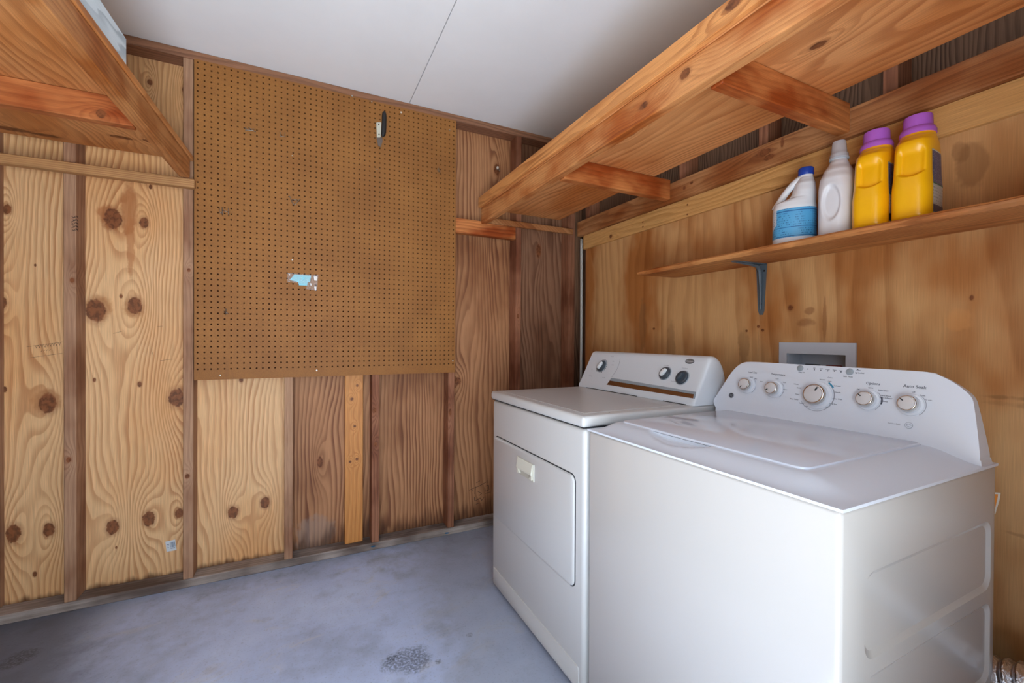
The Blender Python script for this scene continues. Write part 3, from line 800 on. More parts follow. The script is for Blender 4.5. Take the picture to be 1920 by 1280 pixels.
m_cyan = plain('console_print_cyan', srgb(40, 140, 176), 0.5)

# ---- washing machine
WX0, WX1, WY0, WY1 = 0.778, 1.392, 0.387, 1.063
wm = thing('washing_machine', 'white top-loading washing machine with five chrome knobs, nearest the camera', 'washer', (1.08, 0.72, 0))
b = B(); box(b, WX0, WX1, WY0, WY1, 0.022, 0.846, 0.009, 4)
cab = link('cabinet', b, m_white, wm, smooth=True)
def recess(ob, xc, zc, w, h, r, depth, slope):
    """press a rounded rectangle with sloped sides into the near side of the cabinet"""
    c = B(); rings = []
    for ins, y in ((-slope * .4, WY0 - depth * .4), (slope, WY0 + depth)):
        rings.append([c.verts.new((xc + x, y, zc + z)) for x, z in rrect(w - 2 * ins, h - 2 * ins, r - ins * .5, 8)])
    n = len(rings[0])
    for k in range(n): c.faces.new((rings[0][k], rings[0][(k + 1) % n], rings[1][(k + 1) % n], rings[1][k]))
    c.faces.new(rings[0][::-1]); c.faces.new(rings[1])
    cut = link('cutter', c, None)
    m = ob.modifiers.new('press', 'BOOLEAN'); m.operation = 'DIFFERENCE'; m.solver = 'EXACT'; m.object = cut
    bpy.context.view_layer.update()
    me = bpy.data.meshes.new_from_object(ob.evaluated_get(bpy.context.evaluated_depsgraph_get()))
    ob.modifiers.clear(); ob.data = me
    bpy.data.objects.remove(cut, do_unlink=True)
    me.polygons.foreach_set('use_smooth', [True] * len(me.polygons)); me.set_sharp_from_angle(angle=math.radians(20))
for z0, z1 in ((0.576, 0.727), (0.372, 0.548)):
    recess(cab, (0.851 + 1.366) / 2, (z0 + z1) / 2, 0.515, z1 - z0, 0.030, 0.0052, 0.010)
for x in (WX0 + .05, WX1 - .05):
    for y in (WY0 + .05, WY1 - .05):
        b = B(); lathe(b, [(0, 0), (.022, 0), (.022, .012), (.010, .014), (.010, .03), (0, .03)], Matrix.Translation((x, y, 0)), 14); link('foot', b, m_gap, wm)
def sst(t): t = min(max(t, 0), 1); return t * t * (3 - 2 * t)
DX0, DX1, DY0, DY1 = WX0 - 0.004, 1.388, WY0 - 0.004, WY1 + 0.003
LX0, LX1, LY0, LY1 = 0.858, 1.328, 0.488, 1.016
def deck_z(x, y):
    f = sst((x - DX0) / 0.085); r = sst((y - DY0) / 0.105); l = sst((DY1 - y) / 0.05)
    z = 0.850 + 0.0235 * f * r * l
    q = ((y - 0.79) / 0.100) ** 2 + ((x - 0.872) / 0.056) ** 2
    if q < 1: z -= 0.012 * (1 - q) ** 0.5
    return z
b = B(); NX, NY = 96, 110; g = []
xs = [DX0 + (DX1 - DX0) * (i / NX) for i in range(NX + 1)]; ys = [DY0 + (DY1 - DY0) * (j / NY) for j in range(NY + 1)]
for x in xs: g.append([b.verts.new((x, y, deck_z(x, y))) for y in ys])
for i in range(NX):
    for j in range(NY): b.faces.new((g[i][j], g[i + 1][j], g[i + 1][j + 1], g[i][j + 1]))
rim = [g[i][0] for i in range(NX)] + [g[NX][j] for j in range(NY)] + [g[i][NY] for i in range(NX, 0, -1)] + [g[0][j] for j in range(NY, 0, -1)]
low = [b.verts.new((v.co.x + (0.001 if v.co.x < 1 else -.001), v.co.y, 0.8445)) for v in rim]
for k in range(len(rim)): b.faces.new((rim[k], rim[(k + 1) % len(rim)], low[(k + 1) % len(rim)], low[k]))
link('top_deck', b, m_wplast, wm, smooth=True)
b = B(); plate(b, frame(((LX0 + LX1) / 2, (LY0 + LY1) / 2, 0.8715), (1, 0, 0), (0, 0, 1)), LX1 - LX0, LY1 - LY0, 0.022, 0.0062, 0.003, 8)
link('lid', b, enamel('glossy_lid', srgb(214, 219, 230), 0.08), wm, smooth=True)
b = B(); box(b, LX0 + 0.0015, LX0 + 0.02, 0.70, 0.882, 0.8700, 0.8720); link('lid_gap', b, m_gap, wm)
b = B(); box(b, LX0 + 0.001, LX0 + 0.02, 0.695, 0.887, 0.8500, 0.8702); link('lid_catch', b, m_wplast, wm)
# console: outline in (y, z) on a leaning front
SLW = 0.27
def wcx(z): return 1.324 + (z - 0.876) * SLW
WN = Vector((-1, 0, SLW)).normalized(); WO = Vector((wcx(0.96), 0.7, 0.96)); WRT = Vector((0, -1, 0))
def wpt(px, py): return on_plane(WO, WN, px, py)
XB = 1.374           # back of the console
rt = [on(0, XB, *q) for q in ((1856, 858), (1855.5, 848), (1849, 818), (1841.8, 787), (1837, 768), (1830.6, 747.6), (1817.7, 733.9), (1792, 716.7), (1764.5, 703.8))]
lf = [wpt(*q) for q in ((1399.7, 678.5), (1385.6, 684), (1371.6, 698), (1359, 717), (1345, 738.8), (1337, 752))]
outl = [(0.3855, 0.846)] + [(p.y, p.z) for p in rt] + [(0.50, 1.0445), (0.62, 1.0455), (0.78, 1.046), (0.90, 1.0465)] + [(p.y, min(p.z, 1.0465)) for p in lf] + [(1.056, 0.878), (1.060, 0.846)]
def smooth_line(p, k=4):
    out = []
    for i in range(len(p) - 1):
        a, b_, c, d = p[max(i - 1, 0)], p[i], p[i + 1], p[min(i + 2, len(p) - 1)]
        for j in range(k):
            t = j / k
            out.append(tuple(.5 * (2 * b_[m] + (c[m] - a[m]) * t + (2 * a[m] - 5 * b_[m] + 4 * c[m] - d[m]) * t * t + (3 * b_[m] - a[m] - 3 * c[m] + d[m]) * t ** 3) for m in (0, 1)))
    return out + [p[-1]]
outl = [outl[0]] + smooth_line(outl[1:-1]) + [outl[-1]]
b = B(); prism_pts(b, outl, lambda p, s: (wcx(p[1]) if not s else XB, p[0], p[1]))
b.faces.ensure_lookup_table()
ff = [f for f in b.faces if len(f.verts) > 10]
es = [e for f in ff for e in f.edges if not all(v.co.z < 0.85 for v in e.verts)]
bmesh.ops.bevel(b, geom=es, offset=0.007, segments=4, affect='EDGES', profile=0.5, clamp_overlap=True)
con = link('console', b, m_wplast, wm, smooth=True)
b = B(); tube(b, [(LX1 + 0.001, y / 100, 0.8785) for y in range(49, 103, 3)], 0.0034, 8); link('hinge_bead', b, m_wplast, wm, smooth='all')
def knob(px, py, r, parent, name='knob', pointer=0.0, big=False, lift=0.0):
    c = wpt(px, py); M = frame(c, WRT, WN)
    b = B(); lathe(b, [(r * 1.5, -0.001), (r * 1.46, .003), (r * 1.2, .0045), (r * 1.12, .012), (0, .012)], M, 36)
    kb = link(name, b, m_wplast, parent, smooth=True)
    b = B(); lathe(b, [(r * 1.10, .0115), (r * 1.12, .016), (r * 1.04, .0215), (r * 0.93, .0235), (r * 0.88, .0230)], M, 40)
    link('chrome_ring', b, m_chrome, kb, smooth='all')
    b = B(); lathe(b, [(r * 0.90, .0215), (r * 0.88, .0238), (r * 0.80, .0245), (0, .0250)], M, 36)
    link('knob_face', b, m_kface, kb, smooth='all')
    a = pointer; R = Matrix.Rotation(a, 4, 'Z')
    b = B(); plate(b, M @ R @ Matrix.Translation((0, r * 0.62, .0247)), r * .14, r * .42, r * .05, .0012, .0004, 2)
    link('pointer', b, m_gap, kb)
    return c
def arc_print(c, r, a0, a1, w, parent, mat, up=WRT, n=WN, name='dial_mark'):
    M = frame(c, up, n); b = B(); k = 24
    P0 = [M @ Vector(((r - w) * math.cos(a0 + (a1 - a0) * i / k), (r - w) * math.sin(a0 + (a1 - a0) * i / k), .0006)) for i in range(k + 1)]
    P1 = [M @ Vector(((r + w) * math.cos(a0 + (a1 - a0) * i / k), (r + w) * math.sin(a0 + (a1 - a0) * i / k), .0006)) for i in range(k + 1)]
    for i in range(k): b.faces.new([b.verts.new(p) for p in (P0[i], P1[i], P1[i + 1], P0[i + 1])])
    link(name, b, mat, parent)
# knob faces stand proud of the console, so their base sits a little lower right in the picture
for px, py, r, pt in ((1401.5, 722, .0185, 2.6), (1452, 729.5, .0185, 2.2), (1532, 741, .0275, -.5), (1627, 749.5, .0185, .9), (1707, 758.5, .0185, .9)):
    c = knob(px, py, r, wm, pointer=pt)
    arc_print(c, r * 1.62, math.radians(-50), math.radians(50), .0007, con, m_pgrey)
    if r > .02:
        arc_print(c, r * 1.72, math.radians(34), math.radians(58), .0019, con, m_cyan)
        arc_print(c, r * 1.66, math.radians(-150), math.radians(30), .0007, con, m_pgrey)
    if px == 1627: arc_print(c, r * 1.68, math.radians(-14), math.radians(22), .0018, con, m_print)
def wtext(px, py, s, size, mat=m_print, align='CENTER'):
    c = wpt(px, py) + WN * 0.0004
    text_mesh('lettering', s, frame(c, WRT, WN), size, mat, con, align)
for px, py, s, z in ((1411, 698, 'Load Size', .0085), (1459, 702, 'Temperature', .0085), (1637, 719, 'Options', .0095), (1715, 725, 'Auto Soak', .0105)): wtext(px, py, s, z)
for px, py, s in ((1542, 711.5, 'Normal'), (1557, 708, 'Colors'), (1556, 715, 'Light'), (1570, 723.5, 'Delicates'), (1571, 735.5, 'Casuals'), (1570, 748, 'Active Wear'), (1560, 757, 'Drain & Spin'),
                  (1544, 762, 'Speed Wash'), (1516, 762, 'Bulky Items'), (1503, 756, 'Towels'), (1489, 748, 'Rinse  Heavy'), (1495, 739, 'Heavy'), (1493, 720, 'Whites'), (1498, 727, 'Sheets'),
                  (1503, 698, 'Deep Fill'), (1590, 706, 'Start  Pause'), (1610, 694, 'Clean'), (1612, 699, 'Lid Locked'),
                  (1527, 690, 'Fill'), (1540, 691, 'Soak'), (1552, 692.5, 'Wash'), (1565, 693.5, 'Rinse'), (1577, 695, 'Spin'),
                  (1656, 732, 'Extra Rinse'), (1660, 742, 'Warm Rinse'), (1660, 746, 'Fabric Softener'), (1655, 752, 'Cold Rinse'), (1633, 727, 'None'), (1609, 730, 'Off'),
                  (1713, 735, 'Off'), (1730, 741.5, '5 min'), (1741, 750, '15 min'), (1409, 707, 'Small'), (1417, 710, 'Med'), (1428, 715, 'Super'), (1457, 710, 'Cold'), (1471, 717, 'Cool'), (1472, 730, 'Warm'), (1467, 735.5, 'Hot')):
    wtext(px, py, s, .0048)
wtext(1676, 794, 'Stainless Steel', .0045, m_pgrey)
for px, py, r in ((1500.5, 690, .0092), (1593.5, 697, .0092)):
    b = B(); lathe(b, [(r, 0), (r, .0015), (r * .9, .0022), (0, .0024)], frame(wpt(px, py), WRT, WN), 24); link('button', b, m_kgrey, wm, smooth=True)
for px, py in ((1514.5, 691.6), (1527, 693), (1539, 693.8), (1552, 695), (1564.5, 695.5), (1577, 697), (1608.5, 692), (1606.5, 699)):
    b = B(); lathe(b, [(.0016, 0), (.0014, .0006), (0, .0008)], frame(wpt(px, py), WRT, WN), 8); link('indicator_light', b, m_print, con)
def badge(px, py, r, base, ring, parent, pt, rt, n, sx=1.0):
    M = frame(pt(px, py), rt, n)
    b = B(); lathe(b, [(r, 0), (r, .001), (r * .94, .0018), (r * .88, .0016), (0, .0016)], M, 32, sx, 1.0); o = link('badge', b, base, parent, smooth=True)
    b = B(); lathe(b, [(r * 1.0, .0012), (r * .97, .0022), (r * .90, .0018)], M, 32, sx, 1.0); link('badge_rim', b, ring, o, smooth='all')
    return M, o
M, o = badge(1371.5, 741, .0092, plain('badge_dark', srgb(58, 56, 66), 0.35), m_kgrey, wm, wpt, WRT, WN)
b = B()
for k in range(4):
    a = k * math.pi / 2 + .4
    tube(b, [M @ Vector((.0062 * math.cos(a + t * .28), .0062 * math.sin(a + t * .28), .002)) for t in range(4)], .0004, 5)
link('badge_swirl', b, m_kgrey, o)
text_mesh('badge_letters', 'GE', M @ Matrix.Translation((0, 0, .0019)), .008, m_kgrey, o)
M, o = badge(1704.5, 797.5, .0078, m_wplast, m_pgrey, wm, wpt, WRT, WN)
b = B(); tube(b, [M @ Vector((.0045 * math.cos(t * .5), .0032 * math.sin(t * .5), .002)) for t in range(11)], .0005, 5); link('badge_mark', b, m_pgrey, o)

# ---- dryer
TX0, TX1, TY0, TY1 = 0.778, 1.392, 1.086, 1.792
dr = thing('tumble_dryer', 'white front-loading tumble dryer with a wide drop door beside the pegboard wall', 'dryer', (1.08, 1.44, 0))
b = B(); box(b, TX0, TX1, TY0, TY1, 0.022, 0.846, 0.016, 4); dcab = link('cabinet', b, m_white2, dr, smooth=True)
b = B(); box(b, TX0 - 0.008, TX1 + 0.02, TY0 - 0.003, TY1 + 0.003, 0.8485, 0.884, 0.010, 4); link('top_panel', b, m_white2, dr, smooth=True)
b = B(); box(b, TX0 + 0.001, TX1, TY0 + .001, TY1 - .001, 0.845, 0.850); link('top_gap', b, m_gap, dr)
b = B(); box(b, TX0 + 0.03, 1.235, TY0 + 0.04, TY1 - 0.03, 0.8835, 0.8855, 0.0012); link('top_recess', b, m_white2, dr)
dz0, dz1, dy0, dy1 = 0.332, 0.688, 1.133, 1.756
Md = frame((TX0, (dy0 + dy1) / 2, (dz0 + dz1) / 2), (0, -1, 0), (-1, 0, 0))
b = B(); plate(b, Md, dy1 - dy0 + 0.007, dz1 - dz0 + 0.007, 0.026, 0.0012, 0.0006, 8, back=False); link('door_gap', b, m_gap, dr)
b = B()
hy0, hy1, hz0, hz1 = 1.384, 1.520, 0.592, 0.656
plate(b, Md, dy1 - dy0, dz1 - dz0, 0.024, 0.009, 0.006, 8, back=False)
door = link('door', b, m_white2, dr, smooth=True)
m_cream = plain('cream_plastic', srgb(214, 212, 198), 0.4)
FX = TX0 - 0.009
b = B()
def hp(y, z, d): return (FX - d, y, z)
# handle: frame bars round a cup whose lip overhangs
box(b, FX - 0.004, FX + .001, hy0, hy0 + 0.008, hz0, hz1, 0.001); box(b, FX - 0.004, FX + .001, hy1 - 0.008, hy1, hz0, hz1, 0.001)
pr = [(hz1, .004), (hz1 - .006, .006), (hz0 + .030, .0115), (hz0 + .024, .0115), (hz0 + .026, .004), (hz0 + .03, .0), (hz1, 0)]
prism_pts(b, pr, lambda p, s: (FX - p[1], hy0 + 0.008 + (hy1 - hy0 - 0.016) * s, p[0]))
hd = link('handle', b, m_cream, door)
b = B(); box(b, FX - 0.0012, FX + 0.0005, hy0 + .008, hy1 - .008, hz0, hz0 + 0.03); link('handle_cup', b, plain('handle_cup_cream', srgb(186, 182, 168), .5), hd)
for y0, y1 in ((hy1 - .030, hy1 - .008), (hy0 + .008, hy0 + .030)):
    b = B(); prism_pts(b, [(y0, hz0 + .006), (y1, hz0 + .006), (y1 if y1 > 1.45 else y0, hz0 + .027)], lambda p, s: (FX - .001 - .008 * s, p[0], p[1])); link('handle_gusset', b, m_cream, hd)
Mt = frame((TX0, (1.107 + 1.772) / 2, 0.060), (0, -1, 0), (-1, 0, 0))
b = B(); plate(b, Mt, 0.665, 0.072, 0.010, 0.0035, 0.002, 5, back=False); link('toe_panel', b, m_white2, dr, smooth=True)
for x in (TX0 + .05, TX1 - .05):
    for y in (TY0 + .05, TY1 - .05):
        b = B(); lathe(b, [(0, 0), (.022, 0), (.022, .012), (.010, .014), (.010, .03), (0, .03)], Matrix.Translation((x, y, 0)), 14); link('foot', b, m_gap, dr)
# console profile in (x, z), swept along y with a rounded near end
SLD = 0.52
CZ0 = 0.8845
cprof = [(1.246, CZ0), (1.247, 0.898), (1.250 + SLD * .010, 0.908), (1.250 + SLD * .140, 1.038), (1.250 + SLD * .152, 1.050), (1.338, 1.057), (1.350, 1.060), (1.366, 1.058), (1.384, 1.046), (1.400, 1.022), (1.411, 0.990), (1.416, 0.950), (1.416, 0.915), (1.410, 0.895), (1.398, CZ0)]
b = B()
ks = [(1.790, 1.0), (1.786, 1.0), (1.40, 1.0), (1.110, 1.0), (1.100, 1.0), (1.0935, 0.985), (1.088, 0.955), (1.085, 0.90)]
secs = []
for y, s in ks:
    cx, cz = 1.335, CZ0
    secs.append([b.verts.new((cx + (x - cx) * s, y, cz + (z - cz) * s)) for x, z in cprof])
for a, c in zip(secs, secs[1:]):
    for k in range(len(cprof)): b.faces.new((a[k], a[(k + 1) % len(cprof)], c[(k + 1) % len(cprof)], c[k]))
b.faces.new(secs[0]); b.faces.new(secs[-1][::-1])
dcon = link('console', b, enamel('dryer_console_white', srgb(218, 224, 230), 0.3), dr, smooth=True)
DN = Vector((-1, 0, SLD)).normalized(); DO = Vector((1.250 + SLD * .075, 1.4, 0.973)); DRT = Vector((0, -1, 0))
def dpt(px, py): return on_plane(DO, DN, px, py)
# reflective strip along the foot of the console face, under a grey lip
def quad_on(name, pts, mat, parent, lift):
    b = B(); c = [dpt(*p) for p in pts]
    b.faces.new([b.verts.new(p + DN * lift) for p in c]); r = bmesh.ops.extrude_face_region(b, geom=list(b.faces))
    for v in r['geom']:
        if isinstance(v, bmesh.types.BMVert): v.co -= DN * (lift + .001)
    return link(name, b, mat, parent)
sp = quad_on('trim_strip', ((1137.5, 721), (1147, 709), (1304, 735.5), (1300.5, 747)), plain('trim_strip_bronze', srgb(158, 140, 128), 0.22, 1.0), dr, .0010)
quad_on('trim_lip', ((1143.5, 713.5), (1147, 708.5), (1304.5, 735), (1303.5, 739.5)), m_kgrey, sp, .0030)
quad_on('trim_end', ((1300.2, 747), (1302.6, 738), (1304.6, 738), (1302.4, 747.3)), m_kgrey, sp, .0028)
for (x0, y0), (x1, y1) in (((1103, 726), (1206, 742)), ((1253, 750.5), (1300, 757.5))):
    p, q = on(2, 0.886, x0, y0), on(2, 0.886, x1, y1)
    xg = min(p.x, 1.2415)
    b = B(); box(b, xg - .0012, xg + .0012, min(p.y, q.y), max(p.y, q.y), 0.8855, 0.8875); link('console_gap', b, m_gap, dr)
def dknob(px, py, r, ring, face, parent, a, ticks=False):
    c = dpt(px, py); M = frame(c, DRT, DN)
    b = B(); lathe(b, [(r * 1.20, -.001), (r * 1.20, .001), (r * 1.14, .002), (0, .002)], M, 32); kb = link('knob', b, m_kgrey, parent, smooth=True)
    b = B(); lathe(b, [(r * 1.08, .0015), (r * 1.02, .008), (r * .92, .010), (0, .010)], M, 36); link('knob_skirt', b, ring, kb, smooth=True)
    R = Matrix.Rotation(a, 4, 'Z'); b = B()
    n = 24; lv = [(1.0, .0095), (.97, .017), (.80, .020), (.45, .0212)]; rings = []
    for s, h in lv: rings.append([b.verts.new(M @ R @ Vector((r * .36 * s * math.copysign(abs(math.cos(t)) ** .8, math.cos(t)), r * .74 * s * math.sin(t), h))) for t in [2 * math.pi * k / n for k in range(n)]])
    for p, q in zip(rings, rings[1:]):
        for k in range(n): b.faces.new((p[k], p[(k + 1) % n], q[(k + 1) % n], q[k]))
    b.faces.new(rings[-1]); link('knob_grip', b, face, kb, smooth=True)
    if ticks:
        for k in range(20):
            an = math.radians(-60 + k * 15.5)
            b = B(); plate(b, M @ Matrix.Rotation(an, 4, 'Z') @ Matrix.Translation((r * 1.27, 0, 0.0004)), r * .22, r * (.15 if k % 3 == 0 else .10), r * .02, .0008, .0002, 1); link('tick_mark', b, m_kdark, dcon)
    return c
m_kwhite = plain('knob_white', srgb(226, 230, 232), 0.3)
dknob(1128.5, 686.5, .0265, m_kdark, m_kwhite, dr, -.35, True)
dknob(1247.5, 700, .0245, m_kdark, m_kwhite, dr, -.5)
dknob(1279.5, 708, .0250, m_kdark, m_kdark, dr, -.45)
def dtext(px, py, s, size, mat=m_print):
    text_mesh('lettering', s, frame(dpt(px, py) + DN * .0004, DRT, DN), size, mat, dcon)
for px, py, s in ((1148, 668, 'Heavy Dry'), (1110, 693, 'Off'), (1107, 704.5, 'Timed Dry'), (1132, 707.5, 'Less Dry'), (1149, 684, 'Normal'), (1250, 685, 'Cycle Signal'), (1284, 690, 'Temperature'), (1263, 715, 'Push Start'), (1150, 677, 'Damp')): dtext(px, py, s, .0052, m_pgrey)
b = B(); tube(b, [dpt(*q) + DN * .0003 for q in ((1163, 672), (1161, 682), (1157, 692), (1151, 701), (1147, 707))], .0007, 5); link('console_line', b, m_pgrey, dcon)
M, o = badge(1293.5, 677.5, .0098, plain('badge_silver', srgb(140, 146, 152), 0.3, .6), m_kdark, dr, dpt, DRT, DN, 2.1)
text_mesh('badge_letters', 'Whirlpool', M @ Matrix.Translation((0, 0, .0018)), .0085, plain('badge_light', srgb(206, 210, 214), .4), o)
p = on(2, .8862, 1142.5, 773); b = B(); lathe(b, [(.0022, 0), (.002, .0006), (0, .0008)], Matrix.Translation((p.x, p.y, .886)), 8); link('paint_chip', b, m_gap, dr)

# ------------------------------------------------------------------ outlet box, cord, hose
ob = thing('washer_outlet_box', 'white plastic plumbing outlet box set in the plywood behind the washer', 'outlet box', (WR, 0.889, 0.83))
m_obox = plain('outlet_box_plastic', srgb(200, 206, 216), 0.4)
fy0, fy1, fz0, fz1 = 0.765, 1.0135, 0.835, 1.112
b = B()
for y0, y1, z0, z1 in ((fy0, BOX_Y0 + .003, fz0, fz1), (BOX_Y1 - .003, fy1, fz0, fz1), (BOX_Y0 + .003, BOX_Y1 - .003, BOX_Z1 - .003, fz1), (BOX_Y0 + .003, BOX_Y1 - .003, fz0, BOX_Z0 + .003)):
    box(b, WR - 0.010, WR - 0.0005, y0, y1, z0, z1)
link('face_frame', b, m_obox, ob)
b = B()
for (x0, x1, y0, y1, z0, z1) in ((WR + .084, WR + .087, BOX_Y0 + .001, BOX_Y1 - .001, BOX_Z0 + .001, BOX_Z1 - .001), (WR - .001, WR + .087, BOX_Y0 + .001, BOX_Y0 + .004, BOX_Z0 + .001, BOX_Z1 - .001),
        (WR - .001, WR + .087, BOX_Y1 - .004, BOX_Y1 - .001, BOX_Z0 + .001, BOX_Z1 - .001), (WR - .001, WR + .087, BOX_Y0 + .001, BOX_Y1 - .001, BOX_Z1 - .004, BOX_Z1 - .001), (WR - .001, WR + .087, BOX_Y0 + .001, BOX_Y1 - .001, BOX_Z0 + .001, BOX_Z0 + .004)):
    box(b, x0, x1, y0, y1, z0, z1)
link('recess', b, m_obox, ob)
for yv, c, nm in ((0.925, srgb(40, 44, 52), 'black'), (0.855, srgb(120, 40, 40), 'red')):
    b = B(); lathe(b, [(.009, 0), (.009, .09), (.014, .094), (.014, .125), (.008, .13), (.008, .150), (0, .150)], Matrix.Translation((WR + .045, yv, BOX_Z0 + .004)), 14)
    vb = link('valve', b, plain('brass_' + nm, srgb(150, 120, 70), 0.35, 0.9), ob, smooth=True)
    b = B(); plate(b, frame((WR + .045, yv, BOX_Z0 + .154), (0, 1, 0), (0, 0, 1)), .05, .016, .007, .010, .002, 5); link('valve_handle', b, plain('valve_handle_' + nm, c, 0.45), vb, smooth=True)

# warning tag on a cord behind the washer
tg = thing('warning_tag', 'white-edged orange warning tag sticking out behind the washer', 'tag', (1.50, 0.43, 0.69))
TX = 1.500
t4 = [on(0, TX, *q) for q in ((1846, 921), (1876, 924), (1874.5, 935), (1866, 963), (1850, 963))]
b = B(); prism_pts(b, [(p.y, p.z) for p in t4], lambda p, s: (TX + .0012 * s, p[0], p[1])); o = link('tag_card', b, plain('tag_white', srgb(222, 214, 200), 0.5), tg)
t5 = [on(0, TX, *q) for q in ((1848, 925), (1871.5, 926.5), (1870, 936), (1864, 960), (1852, 960))]
b = B(); prism_pts(b, [(p.y, p.z) for p in t5], lambda p, s: (TX - .0006 * s, p[0], p[1])); link('tag_print', b, plain('tag_orange', srgb(226, 140, 50), 0.5), o)
t6 = [on(0, TX, *q) for q in ((1860, 929), (1866, 931), (1864.5, 945), (1862, 952), (1859, 952))]
b = B(); prism_pts(b, [(p.y, p.z) for p in t6], lambda p, s: (TX - .0008 - .0004 * s, p[0], p[1])); link('tag_symbol', b, plain('tag_red', srgb(140, 52, 20), 0.5), o)
b = B(); tube(b, bez((1.615, 0.62, 0.72), (1.56, 0.58, 0.74), (1.51, 0.50, 0.74), (1.5006, 0.452, 0.715), 14) + bez((1.5006, 0.450, 0.710), (1.50, 0.44, 0.55), (1.47, 0.5, 0.3), (1.43, 0.52, 0.12), 14), .004, 8)
link('cord', b, plain('cord_grey', srgb(110, 110, 112), 0.5), tg, smooth='all')

def foil():
    M = Mat('crinkled_foil'); x, y, z = M.coords()
    n = M.noise(M.comb(x, y, z), 70, 4, 0.65); M.color(srgb(224, 224, 228)); M.set(Metallic=1.0, Roughness=n * 0.3 + 0.18)
    M.bump(M.noise(M.comb(x, y, z), 55, 3, .6, 1.0), 0.9, 0.006)
    return M.m
b = B()
path = bez((1.50, 1.30, 0.12), (1.52, 0.95, 0.10), (1.515, 0.62, 0.20), (1.515, 0.46, 0.285), 46) + bez((1.515, 0.455, 0.288), (1.515, 0.33, 0.335), (1.515, 0.10, 0.40), (1.53, -0.235, 0.56), 56)[1:] 
fine = []
for p, q in zip(path, path[1:]):
    for k in range(4): fine.append(p.lerp(q, k / 4))
dist = [0]
for p, q in zip(fine, fine[1:]): dist.append(dist[-1] + (q - p).length)
tube(b, fine, 0.05, 24, rad=lambda i: 0.0465 + 0.0045 * math.sin(dist[i] * 2 * math.pi / 0.024) + 0.0012 * mnoise.noise((dist[i] * 60, 0, 0)))
tag(link('vent_hose', b, foil(), smooth='all'), 'silver corrugated foil vent hose beside the washer along the right wall', 'hose')

# ------------------------------------------------------------------ bottles on the wall shelf
SHZ = 1.4372
def loft_eval(keys, z):
    if z <= keys[0][0]: k = keys[0]; return k[1:]
    for p, q in zip(keys, keys[1:]):
        if z <= q[0]:
            t = (z - p[0]) / (q[0] - p[0]); t = t * t * (3 - 2 * t) * .5 + t * .5
            return tuple(p[i] + (q[i] - p[i]) * t for i in range(1, len(p)))
    return keys[-1][1:]
def surf(keys, th, z, off=0.0, dimple=None):
    a, bb, n, cy = loft_eval(keys, z)
    c, s = math.cos(th), math.sin(th)
    r = 1.0 / ((abs(c) / (bb + off)) ** n + (abs(s) / (a + off)) ** n) ** (1.0 / n)
    x, y = r * c, r * s
    if dimple:
        d = dimple(x, y, z)
        x += d
    return Vector((x, y + cy, z))
def loft(keys, org, rz, dimple=None, nt=112, nz=110, z0=None, z1=None, t0=0, t1=2 * math.pi, off=0.0, cap=True, trange=None):
    b = B(); z0 = keys[0][0] if z0 is None else z0; z1 = keys[-1][0] if z1 is None else z1
    R = Matrix.Translation(org) @ Matrix.Rotation(rz, 4, 'Z'); full = abs(t1 - t0 - 2 * math.pi) < 1e-6
    rows = []
    for j in range(nz + 1):
        row = []
        for i in range(nt if full else nt + 1):
            s = i / nt; zz = z0 + (z1 - z0) * j / nz
            if trange:
                lo, hi = trange(s); zz = lo + (hi - lo) * j / nz
            row.append(b.verts.new(R @ surf(keys, t0 + (t1 - t0) * s, zz, off, dimple)))
        rows.append(row)
    m = len(rows[0])
    for p, q in zip(rows, rows[1:]):
        for i in range(m if full else m - 1): b.faces.new((p[i], p[(i + 1) % m], q[(i + 1) % m], q[i]))
    if full and cap: b.faces.new(rows[0][::-1]); b.faces.new(rows[-1])
    return b
def plastic(name, col, rough=0.3, sss=0.0):
    M = Mat(name); M.color(col); M.set(Roughness=rough, Specular_IOR_Level=0.5)
    if sss: M.set(Subsurface_Weight=sss, Subsurface_Scale=0.01)
    return M.m
def label_mat(name, base, ink, rows=150.0, amt=0.75, thr=0.5):
    M = Mat(name); x, y, z = M.coords()
    line = (z * rows).fract().sstep(0.35, 0.45) * (1 - (z * rows).fract().sstep(0.75, 0.85))
    n = M.noise(M.comb(x * 400, y * 400, (z * rows).op('FLOOR') * 7.3), 1.0, 1.0).sstep(thr, thr + .04)
    blk = M.noise(M.comb(x * 35, y * 35, z * 40), 1.0, 0.0).sstep(0.42, 0.46)
    M.color(M.mix(line * n * blk * amt, base, ink)); M.set(Roughness=0.3)
    return M.m
BX = 1.508
def bloc(px, py): p = on(0, BX, px, py); return Vector((BX, p.y, SHZ))
D = math.radians
# bleach jug
o0 = bloc(1489, 440)
jug = thing('bleach_jug', 'white jug with blue cap, open handle and blue label, leftmost on the shelf', 'bottle', o0)
kj = [(0, .056, .046, 2.4, 0), (.004, .0615, .051, 2.5, 0), (.010, .063, .0525, 2.5, 0), (.128, .063, .0525, 2.5, 0), (.146, .060, .050, 2.4, -.001), (.154, .052, .047, 2.3, -.010), (.160, .040, .044, 2.2, -.022),
      (.180, .0345, .042, 2.2, -.0275), (.205, .030, .036, 2.2, -.0295), (.222, .024, .026, 2.0, -.031), (.230, .0205, .0215, 2.0, -.032), (.246, .020, .020, 2.0, -.032)]
m_jug = plastic('white_jug_plastic', srgb(228, 230, 234), 0.32)
JR = D(30)
link('body', loft(kj, o0, JR), m_jug, jug, smooth=True)
b = B()
tube(b, [o0 + Vector((0, p[0], p[1])) for p in ((-.022, .228), (-.012, .224), (.004, .213), (.018, .197), (.030, .180), (.040, .163), (.047, .148), (.050, .134))], .012, 12, rad=lambda i: (.015, .0135, .0115, .011, .011, .0115, .0135, .017)[i])
